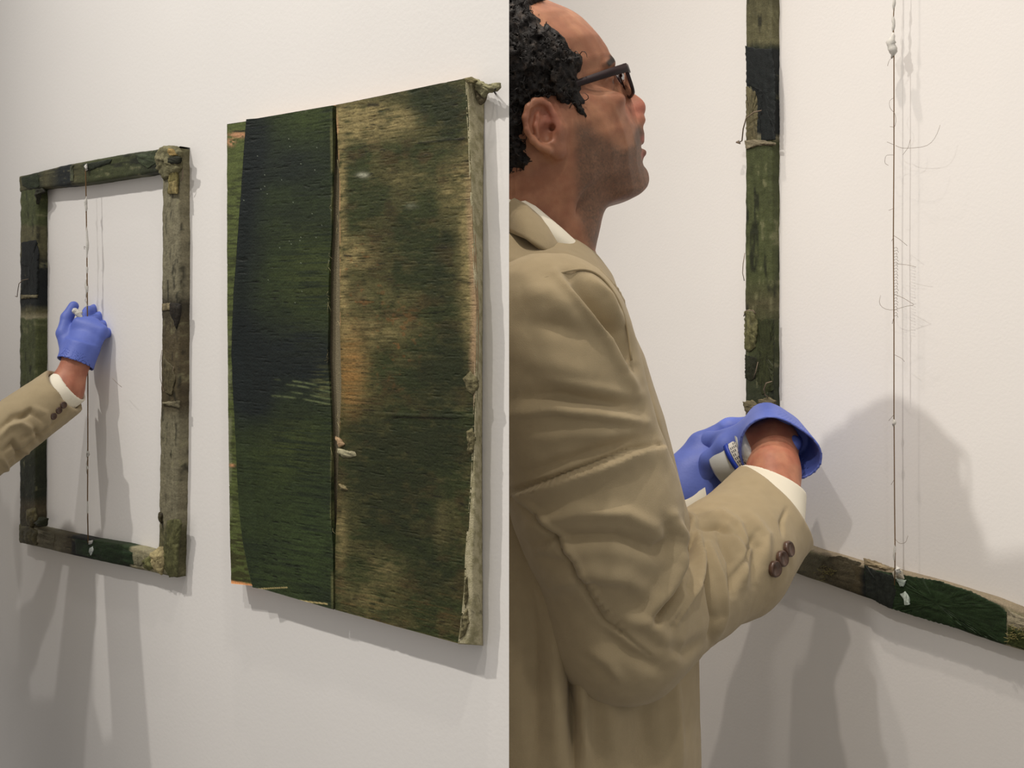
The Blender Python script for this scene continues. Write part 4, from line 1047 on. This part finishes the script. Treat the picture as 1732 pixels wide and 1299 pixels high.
# left hand with glove
lh = dict(W0=P(1152, 842, 1.50), fd=(.80, .10, .30), pd=(.2, -.9, .25), curls=[(.5, .7, .5), (.6, .8, .5), (.7, .8, .6), (.9, .9, .5)], thumb=[(.015, .03, .0), (.045, .046, .0), (.08, .050, .012), (.108, .044, .02)], s=1.25, left=-1, spread=.16)
def lglove(p):
    d = hand_sd(p, lo=.0012, **lh)
    return smin(d, cap(p, lh['W0'], P(1090, 880, 1.50), .042, .046), .03)
V, Q = surf(lglove, P(1060, 960, 1.40) - .02, P(1330, 620, 1.62) + .02, .0025)
lg_me = mesh('glove', V, Q, M_glove, origin=om); link('glove', lg_me, man, label='blue nitrile glove on the far hand, wrapped round the tub')

V, Q = surf(jacket_sd, (-.16, .95, P(0, 1650, 1.25)[2]), (.36, 1.58, P(0, 400, 1.25)[2] + .02), .0036)
V = folds(V, Q, torso_folds)
nz = fbm(V[:, 0] * 14, V[:, 1] * 14, V[:, 2] * 9) - .5
V = V + vnormals(V, Q) * (nz * .008)[:, None]
jk_me = mesh('jacket', V, Q, M_jacket, origin=om); link('jacket', jk_me, man)
V, Q = surf(sleeve_sd, np.minimum(P(860, 1240, 1.0), P(860, 1240, .97)) + np.array([-.12, 0, 0]), (CU[0] + .09, 1.50, P(0, 440, 1.06)[2]), .0026)
V = folds(V, Q, sleeve_folds)
nz = fbm(V[:, 0] * 16, V[:, 1] * 16, V[:, 2] * 16) - .5
V = V + vnormals(V, Q) * (nz * .006)[:, None]
sl_me = mesh('sleeve', V, Q, M_jacket, origin=om); sleeve = link('sleeve', sl_me, man)
V, Q = surf(shirtcuff_sd, CU - .11, CU + .11, .0025)
sc_me = mesh('shirt_cuff', V, Q, M_shirt, origin=om); link('shirt_cuff', sc_me, sleeve)
# far sleeve
def far_sleeve(p):
    d = smin(cap(p, P(925, 540, 1.46), P(960, 900, 1.50), .085, .075), cap(p, P(960, 900, 1.50), P(1085, 895, 1.50), .07, .055), .04)
    return smax(d, (p - P(1105, 893, 1.5))[:, 0], .005)
V, Q = surf(far_sleeve, (-.10, 1.33, P(0, 1080, 1.5)[2]), (.32, 1.64, P(0, 430, 1.5)[2]), .006)
link('sleeve', mesh('sleeve', V, Q, M_jacket, origin=om), man)
v, f = tube([P(1085, 888, 1.50), P(1130, 872, 1.50), P(1200, 862, 1.49)], [.048, .05, .047], 24)
link('shirt_cuff', mesh('shirt_cuff', v, f, M_shirt, origin=om), man)

# collars: bands round the neck, from an upper ring to a lower ring, given as near-side points
def band(near_top, near_bot, ytop, ybot, th, n=60, name='collar', mat=M_jacket):
    def ring(pts, yn, yf):
        pts = np.array(pts, float); s = np.linspace(0, 1, len(pts)); out = []
        for k in range(n + 1):
            a = k / n; u = (1 - math.cos(math.pi * a)) / 2        # 0 back .. 1 front
            px = np.interp(a, s, pts[:, 0]); py = np.interp(a, s, pts[:, 1])
            Y = Y0 - (Y0 - yn) * math.sin(math.pi * min(max(.08 + .84 * a, 0), 1))
            out.append(P(px, py, Y))
        far = []
        for k in range(n - 1, 0, -1):
            q = out[k].copy(); far.append(np.array([q[0], 2 * Y0 + .01 - q[1], q[2]]))
        return np.array(out + far)
    T = ring(near_top, ytop, 0); B = ring(near_bot, ybot, 0); N = len(T); V = []; rows = 8
    for r in range(rows + 1):
        t = r / rows; m = T * (1 - t) + B * t
        c = m.mean(0); rad = m - c; rad[:, 2] = 0; rad /= np.linalg.norm(rad, axis=1, keepdims=True) + 1e-9
        V.append(m + rad * (.006 * math.sin(math.pi * t)))
    V = np.array(V).reshape(-1, 3)
    Fs = [(r * N + i, r * N + (i + 1) % N, (r + 1) * N + (i + 1) % N, (r + 1) * N + i) for r in range(rows) for i in range(N)]
    o = link(name, mesh(name, V, Fs, mat, origin=om), man)
    md = o.modifiers.new('s', 'SOLIDIFY'); md.thickness = th; md.offset = 0
    return o
band([(810, 300), (861, 326), (905, 350), (950, 388), (978, 414), (990, 428)], [(810, 350), (861, 372), (905, 392), (950, 424), (985, 448), (1002, 462)], 1.115, 1.105, .003, name='shirt_collar', mat=M_shirt)
band([(808, 306), (861, 331), (890, 348), (925, 380), (952, 415), (975, 452)], [(800, 378), (861, 391), (890, 405), (925, 428), (950, 446), (972, 458)], 1.108, 1.075, .004, name='jacket_collar')
def shirt_sd(p):
    return smax(neck_sd(p) - .0085, (p - P(922, 396, 1.2)) @ np.array([.61, 0, .79]), .002)
V, Q = surf(shirt_sd, (-.09, 1.09, P(0, 640, Y0)[2]), (.12, 1.32, P(0, 310, Y0)[2]), .0035)
link('shirt', mesh('shirt', V, Q, M_shirt, origin=om), man)
# buttons
def button(px, py, Y, r, nrm, th=.004):
    R = basis(nrm, (0, 0, 1)); c = P(px, py, Y)
    prof = [(0, r * .96), (th, r), (th * 1.5, r * .86), (th * 1.15, r * .72), (th * 1.1, 0.0001)]
    V = []; n = 20
    for h, rr in prof:
        for k in range(n):
            a = 2 * math.pi * k / n; V.append(c + R[0] * h + rr * (math.cos(a) * R[1] + math.sin(a) * R[2]))
    Fs = [(i * n + k, i * n + (k + 1) % n, (i + 1) * n + (k + 1) % n, (i + 1) * n + k) for i in range(len(prof) - 1) for k in range(n)]
    for (dx, dy) in ((.25, .25), (-.25, .25), (.25, -.25), (-.25, -.25)):
        pass
    return V, Fs
def ray_hit(f, px, py, y0, y1):
    ys = np.linspace(y0, y1, 400); pts = np.array([P(px, py, y) for y in ys]); d = f(pts); i = np.argmax(d < 0)
    e = 1e-3; p = pts[i]
    g = np.array([f((p + np.eye(3)[k] * e)[None])[0] - f((p - np.eye(3)[k] * e)[None])[0] for k in range(3)])
    return ys[i], g / np.linalg.norm(g)
for (px, py) in ((1331, 929), (1320, 945), (1308, 962)):
    Yb, nn = ray_hit(sleeve_sd, px, py, 1.0, 1.6)
    v, f = button(px, py, Yb - .001, .0095, nn)
    link('button', mesh('button', v, f, M_button, origin=om), sleeve)
# raised seams: round the armhole and down the back of the arm
def seam(pts, y0, y1, r, f_, parent, dy=0.0):
    pts = np.array(pts, float); s = np.linspace(0, 1, len(pts)); c = []
    for t in np.linspace(0, 1, 26):
        x, y = np.interp(t, s, pts[:, 0]), np.interp(t, s, pts[:, 1]); Y, nn = ray_hit(f_, x, y, y0, y1); c.append(P(x, y, Y) + nn * dy)
    c = np.array(c)
    for _ in range(3): c[1:-1] = .25 * c[:-2] + .5 * c[1:-1] + .25 * c[2:]
    v, f = tube(c, r, 6); link('seam', mesh('seam', v, f, M_jacket, origin=om), parent)
seam([(884, 488), (915, 472), (950, 461), (985, 454), (1010, 462), (1032, 485), (1050, 515), (1062, 560), (1067, 610)], .9, 1.6, .0013, lambda p: np.minimum(sleeve_sd(p), jacket_sd(p)), sleeve, .0006)
# glasses, in head pixels
def hp(a, b, c): x, y = unab(a, b); return from_h(x, y, c)
gl = []
def rim(sgn):
    pts = []
    w0, w1, h0, h1 = 10, 66, 0, 48
    for k in range(48):
        t = 2 * math.pi * k / 48; cx_, cb = math.cos(t), math.sin(t)
        e = .45; x = np.sign(cx_) * abs(cx_) ** e; y = np.sign(cb) * abs(cb) ** e
        cc = (w0 + w1) / 2 + x * (w1 - w0) / 2; bb = (h0 + h1) / 2 + y * (h1 - h0) / 2 + 2
        pts.append(hp(148 - .0012 * cc * cc, bb, sgn * cc))
    return pts
for sgn in (1, -1):
    pts = rim(sgn); rr = [(4.2 if i in range(3, 22) else 3.0) * M0 for i in range(48)]
    v, f = tube(pts, rr, 8, closed=True); gl.append((v, f))
gl.append(tube([hp(148, 30, -10), hp(151, 34, 0), hp(148, 30, 10)], [2.6 * M0] * 3, 8))
def beam(pts, hs, ws):
    V = []
    for (a, b, c), h, w_ in zip(pts, hs, ws):
        for db, dc in ((h, w_), (h, -w_), (-h, -w_), (-h, w_)): V.append(hp(a, b + db, c + dc))
    Fs = [(i * 4 + k, i * 4 + (k + 1) % 4, i * 4 + 4 + (k + 1) % 4, i * 4 + 4 + k) for i in range(len(pts) - 1) for k in range(4)] + [(3, 2, 1, 0), tuple(len(pts) * 4 - 4 + k for k in range(4))]
    return V, Fs
glasses = empty('glasses', tuple(hp(148, 30, 0)), label='dark rectangular glasses on the face of the man', category='glasses')
og = np.array(glasses.location)
v, f = joinm(gl); gl_me = mesh('glasses_rim', v, f, M_frame_g, origin=og); link('glasses_rim', gl_me, glasses)
for sgn in (1, -1):
    v, f = beam([(147, 40, sgn * 68), (140, 41, sgn * 82), (110, 40, sgn * 92), (60, 38, sgn * 102), (20, 36, sgn * 114), (-2, 34, sgn * 122), (-22, 20, sgn * 124)], [6.5, 7, 6.5, 5.5, 4.5, 4, 3], [3] * 7)
    link('temple', mesh('temple', v, f, M_frame_g, origin=og), glasses)
    pts = rim(sgn); c = np.mean(pts, 0)
    v = [c + (p - c) * .97 for p in pts]
    v = v + [q - fwd * .0012 for q in v]
    fs = [tuple(range(48)), tuple(range(48, 96))[::-1]] + [(i, 48 + i, 48 + (i + 1) % 48, (i + 1) % 48) for i in range(48)]
    link('lens', mesh('lens', v, fs, M_lens, smooth=False, origin=og), glasses)
# trousers and shoes (below the frame)
def legs(p):
    d = None
    for Y in (1.15, 1.39):
        c = cap(p, (.08, Y, 1.0), (.09, Y, .50), .105, .085); c = smin(c, cap(p, (.09, Y, .5), (.08, Y, .06), .085, .07), .03)
        d = c if d is None else smin(d, c, .03)
    return smax(d, .05 - p[:, 2], .005)
V, Q = surf(legs, (-.08, 1.0, .0), (.24, 1.54, 1.12), .010)
tr_me = mesh('trousers', V, Q, M_trous, origin=om); link('trousers', tr_me, man)
shoe_me = []
for Y in (1.15, 1.39):
    fsh = lambda p: smax(smin(cap(p, (.06, Y, .05), (.24, Y, .035), .045, .04), cap(p, (.05, Y, .05), (.06, Y, .10), .045, .05), .03), -p[:, 2], .004)
    V, Q = surf(fsh, (-.04, Y - .08, -.02), (.34, Y + .08, .18), .008)
    m_ = mesh('shoe', V, Q, M_shoe, origin=om); shoe_me.append(m_); link('shoe', m_, man)

# ------------------------------------------------------------------ the tub held in the far hand
tub = empty('plastic_tub', tuple(P(1243, 782, 1.45)), label='small clear plastic tub with a blue ring, held in the man’s gloved hands', category='tub')
ot = np.array(tub.location)
def turned(prof, c, ax, n=40):
    R = basis(ax, (0, 0, 1)); V = []
    for h, r in prof:
        for k in range(n):
            a = 2 * math.pi * k / n; V.append(c + R[0] * h + r * (math.cos(a) * R[1] + math.sin(a) * R[2]))
    m = len(prof); Fs = [(i * n + k, i * n + (k + 1) % n, (i + 1) * n + (k + 1) % n, (i + 1) * n + k) for i in range(m - 1) for k in range(n)]
    return V, Fs
tax = np.array([.62, -.35, .45]); tax /= np.linalg.norm(tax); tc_ = P(1243, 780, 1.462)
M_tub = material('clear_plastic', lin(228, 232, 230), .25, trans=.3, spec=.5); M_ring = material('blue_plastic', lin(34, 62, 168), .35); M_lab = material('white_label', lin(222, 220, 212), .6); M_ink = material('label_ink', lin(70, 72, 80), .7)
v, f = turned([(-.026, .0001), (-.026, .025), (-.023, .0285), (.030, .030), (.030, .0275), (-.022, .027), (-.022, .0001)], tc_, tax); link('tub_body', mesh('tub_body', v, f, M_tub, origin=ot), tub)
v, f = turned([(.004, .0305), (.004, .0325), (.010, .0325), (.010, .0305)], tc_, tax); link('blue_ring', mesh('blue_ring', v, f, M_ring, origin=ot), tub)
v, f = turned([(.036, .0001), (.036, .032), (.033, .0335), (.024, .0335), (.024, .031)], tc_, tax); link('lid', mesh('lid', v, f, M_tub, origin=ot), tub)
R = basis(tax, (0, 0, 1))
def lab(h0, h1, a0, a1, r):
    V = []; n = 12
    for k in range(n):
        a = a0 + (a1 - a0) * k / (n - 1)
        for h in (h0, h1): V.append(tc_ + R[0] * h + r * (math.cos(a) * R[1] + math.sin(a) * R[2]))
    return V, [(2 * k, 2 * k + 1, 2 * k + 3, 2 * k + 2) for k in range(n - 1)]
vdir = -tc_ + np.array([0, 0, H]); va = math.atan2(vdir @ R[2], vdir @ R[1])
v, f = lab(.011, .023, va - .9, va + .9, .0309); lb = link('label', mesh('label', v, f, M_lab, origin=ot), tub, label='white paper label with rows of small dark print')
rows_ = []
for r_ in range(4):
    for s_ in range(9):
        if rng.rand() < .8: rows_.append(lab(.0125 + r_ * .0026, .0137 + r_ * .0026, va - .8 + s_ * .17, va - .8 + s_ * .17 + .11, .0311))
v, f = joinm(rows_); link('printed_lines', mesh('printed_lines', v, f, M_ink, origin=ot), lb)
# ------------------------------------------------------------------ the second figure, only the arm in view, at the left
S2 = .50
SH2 = P(-395, 640, 1.10); EL2 = P(-150, 850, 1.12); CU2 = P(110, 660, 1.245); 
ax2 = CU2 - EL2; ax2 /= np.linalg.norm(ax2)
man2 = empty('person', (SH2[0] + .02, 1.2, 0), label='gloved arm in khaki sleeve reaching in at the left edge to the thread', category='person')
o2 = np.array(man2.location)
def sleeve2(p):
    d = smin(cap(p, SH2, EL2, .042, .036), cap(p, EL2, CU2 + ax2 * .04, .036, .0295), .015)
    d = smax(d, (p - CU2) @ np.array([.80, .10, .59]), .002)
    return smax(d, -cap(p, CU2 - ax2 * .02, CU2 + ax2 * .2, .0245, .027), .002)
V, Q = surf(sleeve2, np.minimum(EL2, SH2) - .06, (CU2[0] + .05, 1.32, SH2[2] + .06), .0018)
V = folds(V, Q, [([(0, 738), (14, 722), (34, 716), (50, 724), (58, 748)], 5, .0055), ([(0, 728), (22, 706), (50, 700)], 5, -.004), ([(6, 762), (22, 748), (34, 768), (30, 800)], 4, -.0065), ([(28, 712), (52, 694), (74, 716)], 4, -.005), ([(38, 742), (60, 728), (72, 752)], 4, -.004),
                 ([(44, 760), (52, 776), (40, 790)], 4, .004), ([(0, 770), (12, 790), (10, 806)], 4, .005), ([(60, 690), (78, 700), (82, 730)], 5, .003), ([(88, 655), (100, 668), (118, 680)], 2.5, .002), ([(112, 694), (80, 725), (50, 752), (10, 790)], 3, -.003)])
nz = fbm(V[:, 0] * 40, V[:, 1] * 40, V[:, 2] * 40) - .5
V = V + vnormals(V, Q) * (nz * .003)[:, None]
sleeve2o = link('sleeve', mesh('sleeve', V, Q, M_jacket, origin=o2), man2)
def cuff2(p):
    d = cap(p, CU2 - ax2 * .03, CU2 + ax2 * .1, .0235, .0225); d = smax(d, (p - CU2) @ np.array([.80, .10, .59]) - .0095, .002)
    return smax(d, -cap(p, CU2 - ax2 * .0, CU2 + ax2 * .2, .0205, .0215), .001)
V, Q = surf(cuff2, CU2 - .06, CU2 + .06, .0014)
link('shirt_cuff', mesh('shirt_cuff', V, Q, M_shirt, origin=o2), sleeve2o)
for (px, py) in ((107, 685), (99, 694), (90, 704)):
    Yb, nn = ray_hit(sleeve2, px, py, 1.0, 1.5)
    v, f = button(px, py, Yb - .0003, .0040, nn, .0014)
    link('button', mesh('button', v, f, M_button, origin=o2), sleeve2o)
h2 = dict(W0=P(130, 610, 1.255), fd=(.27, .30, .90), pd=(.10, .9, -.33), curls=[(.45, .55, .3), (.8, 1.0, .5), (1.0, 1.0, .6), (1.0, 1.0, .5)], thumb=[(.012, .026, .0), (.052, .058, .0), (.090, .068, .004), (.120, .066, .006)], s=.53, left=1, spread=.10)
def arm2_skin(p):
    d = smin(cap(p, EL2, CU2, .022, .019), cap(p, CU2, h2['W0'], .019, .0155), .01)
    d = smin(d, cap(p, SH2, EL2, .026, .022), .01)
    return smin(d, hand_sd(p, lo=-.0012, **h2), .008)
V, Q = surf(arm2_skin, np.minimum(EL2, SH2) - .04, (P(200, 600, 1.3)[0], 1.36, P(0, 470, 1.25)[2]), .0022)
n = fbm(V[:, 0] * 120, V[:, 1] * 120, V[:, 2] * 120)
armV, armQ, armC = V, Q, mix(np.broadcast_to(lin(186, 126, 100), (len(V), 3)), lin(168, 106, 84), ss(.3, .7, n))
def glove2(p):
    d = hand_sd(p, lo=.0016, **h2)
    A = h2['W0']; fd = np.array(h2['fd']) / np.linalg.norm(h2['fd'])
    R = basis(-fd, (1, 0, 0)); q = (p - A - fd * .012) @ R.T
    rr = np.hypot(q[:, 1], q[:, 2]); ro = .0185 + q[:, 0] * .18
    d = smin(d, np.maximum(rr - ro, np.maximum(-q[:, 0] - .006, q[:, 0] - .016)), .008)
    return smax(d, -np.maximum(rr - ro + .0012, -q[:, 0] + .004), .001)
V, Q = surf(glove2, P(80, 660, 1.2) - .02, (P(200, 600, 1.3)[0], 1.36, P(0, 470, 1.25)[2]), .0011)
link('glove', mesh('glove', V, Q, M_glove, origin=o2), man2, label='blue nitrile glove pinching the thread')
# body: the trunk, head, hair and clothes of the first figure at this figure's size
sh1 = SH
def carry(Vw): return (Vw - sh1) * S2 + SH2
Vh, Qh, Ch = Pm['head']
V = carry(np.vstack([Vh, V3])); Qx = np.vstack([Qh, Q3 + len(Vh)]); Cx = np.vstack([Ch, np.tile(skinc, (len(V3), 1))])
V = np.vstack([V, armV]); Qx = np.vstack([Qx, armQ + len(V) - len(armV)]); Cx = np.vstack([Cx, armC])
link('body', mesh('body', V, Qx, M_skin, Cx, origin=o2), man2)
def reuse(name, me):
    c = np.empty(len(me.vertices) * 3, np.float32); me.vertices.foreach_get('co', c); c = c.reshape(-1, 3) + om
    c = carry(c) - o2
    m2 = me.copy(); m2.vertices.foreach_set('co', c.astype(np.float32).ravel()); m2.update()
    return link(name, m2, man2)
reuse('hair', hair_me); reuse('jacket', jk_me)
c = np.array([0, 0, 0.0])
zt = carry(np.array([[0, 0, .80]]))[0][2]; xc = carry(np.array([[.08, 1.27, 0]]))[0]
def legs2(p):
    d = None
    for dy in (-.06, .06):
        c_ = cap(p, (xc[0], xc[1] + dy, zt), (xc[0], xc[1] + dy, .04), .056, .04); d = c_ if d is None else smin(d, c_, .02)
    return smax(d, .03 - p[:, 2], .005)
V, Q = surf(legs2, (xc[0] - .1, xc[1] - .15, 0), (xc[0] + .1, xc[1] + .15, zt + .1), .008)
link('trousers', mesh('trousers', V, Q, M_trous, origin=o2), man2)
for dy in (-.06, .06):
    fsh = lambda p: smax(cap(p, (xc[0], xc[1] + dy, .03), (xc[0] + .11, xc[1] + dy, .025), .035, .03), -p[:, 2], .004)
    V, Q = surf(fsh, (xc[0] - .06, xc[1] + dy - .05, -.01), (xc[0] + .16, xc[1] + dy + .05, .09), .006)
    link('shoe', mesh('shoe', V, Q, M_shoe, origin=o2), man2)
# the other hand, a trace of blue glove behind the sleeve
lh2 = dict(W0=P(-66, 752, 1.23), fd=(.6, .1, .5), pd=(.3, -.9, .1), curls=[(.5, .7, .5)] * 4, thumb=[(.015, .03, .0), (.045, .05, .0), (.08, .055, .012), (.10, .05, .02)], s=.5, left=-1)
far2 = lambda p: smin(hand_sd(p, lo=.001, **lh2), cap(p, lh2['W0'], P(-120, 800, 1.24), .020, .021), .01)
V, Q = surf(far2, P(-160, 860, 1.2) - .03, P(30, 660, 1.3) + .02, .0025)
link('glove', mesh('glove', V, Q, M_glove, origin=o2), man2)
V, Q = surf(lambda p: smin(cap(p, P(-380, 640, 1.30), P(-300, 830, 1.30), .042, .038), cap(p, P(-300, 830, 1.30), P(-115, 796, 1.24), .036, .026), .02), (P(-480, 0, 1.3)[0], 1.18, P(0, 880, 1.3)[2]), (P(-90, 0, 1.25)[0], 1.38, P(0, 560, 1.3)[2]), .005)
link('sleeve', mesh('sleeve', V, Q, M_jacket, origin=o2), man2)
# damp cotton between finger and thumb
sw = empty('cotton_swab', tuple(P(131, 532, 1.275)), label='wad of damp white cotton held between the finger and thumb of the left glove', category='cotton')
osw = np.array(sw.location)
cf = lambda p: smin(smin(cap(p, P(127, 526, 1.27), P(131, 529, 1.27), .0036, .003), cap(p, P(133, 532, 1.27), P(137, 537, 1.27), .003, .0026), .003), cap(p, P(136, 534, 1.275), P(138, 528, 1.275), .002, .0012), .002) + .0012 * (fbm(p[:, 0] * 900, p[:, 1] * 900, p[:, 2] * 900) - .5)
V, Q = surf(cf, osw - .02, osw + .02, .0005)
link('cotton_wad', mesh('cotton_wad', V, Q, M_cotton, origin=osw), sw)
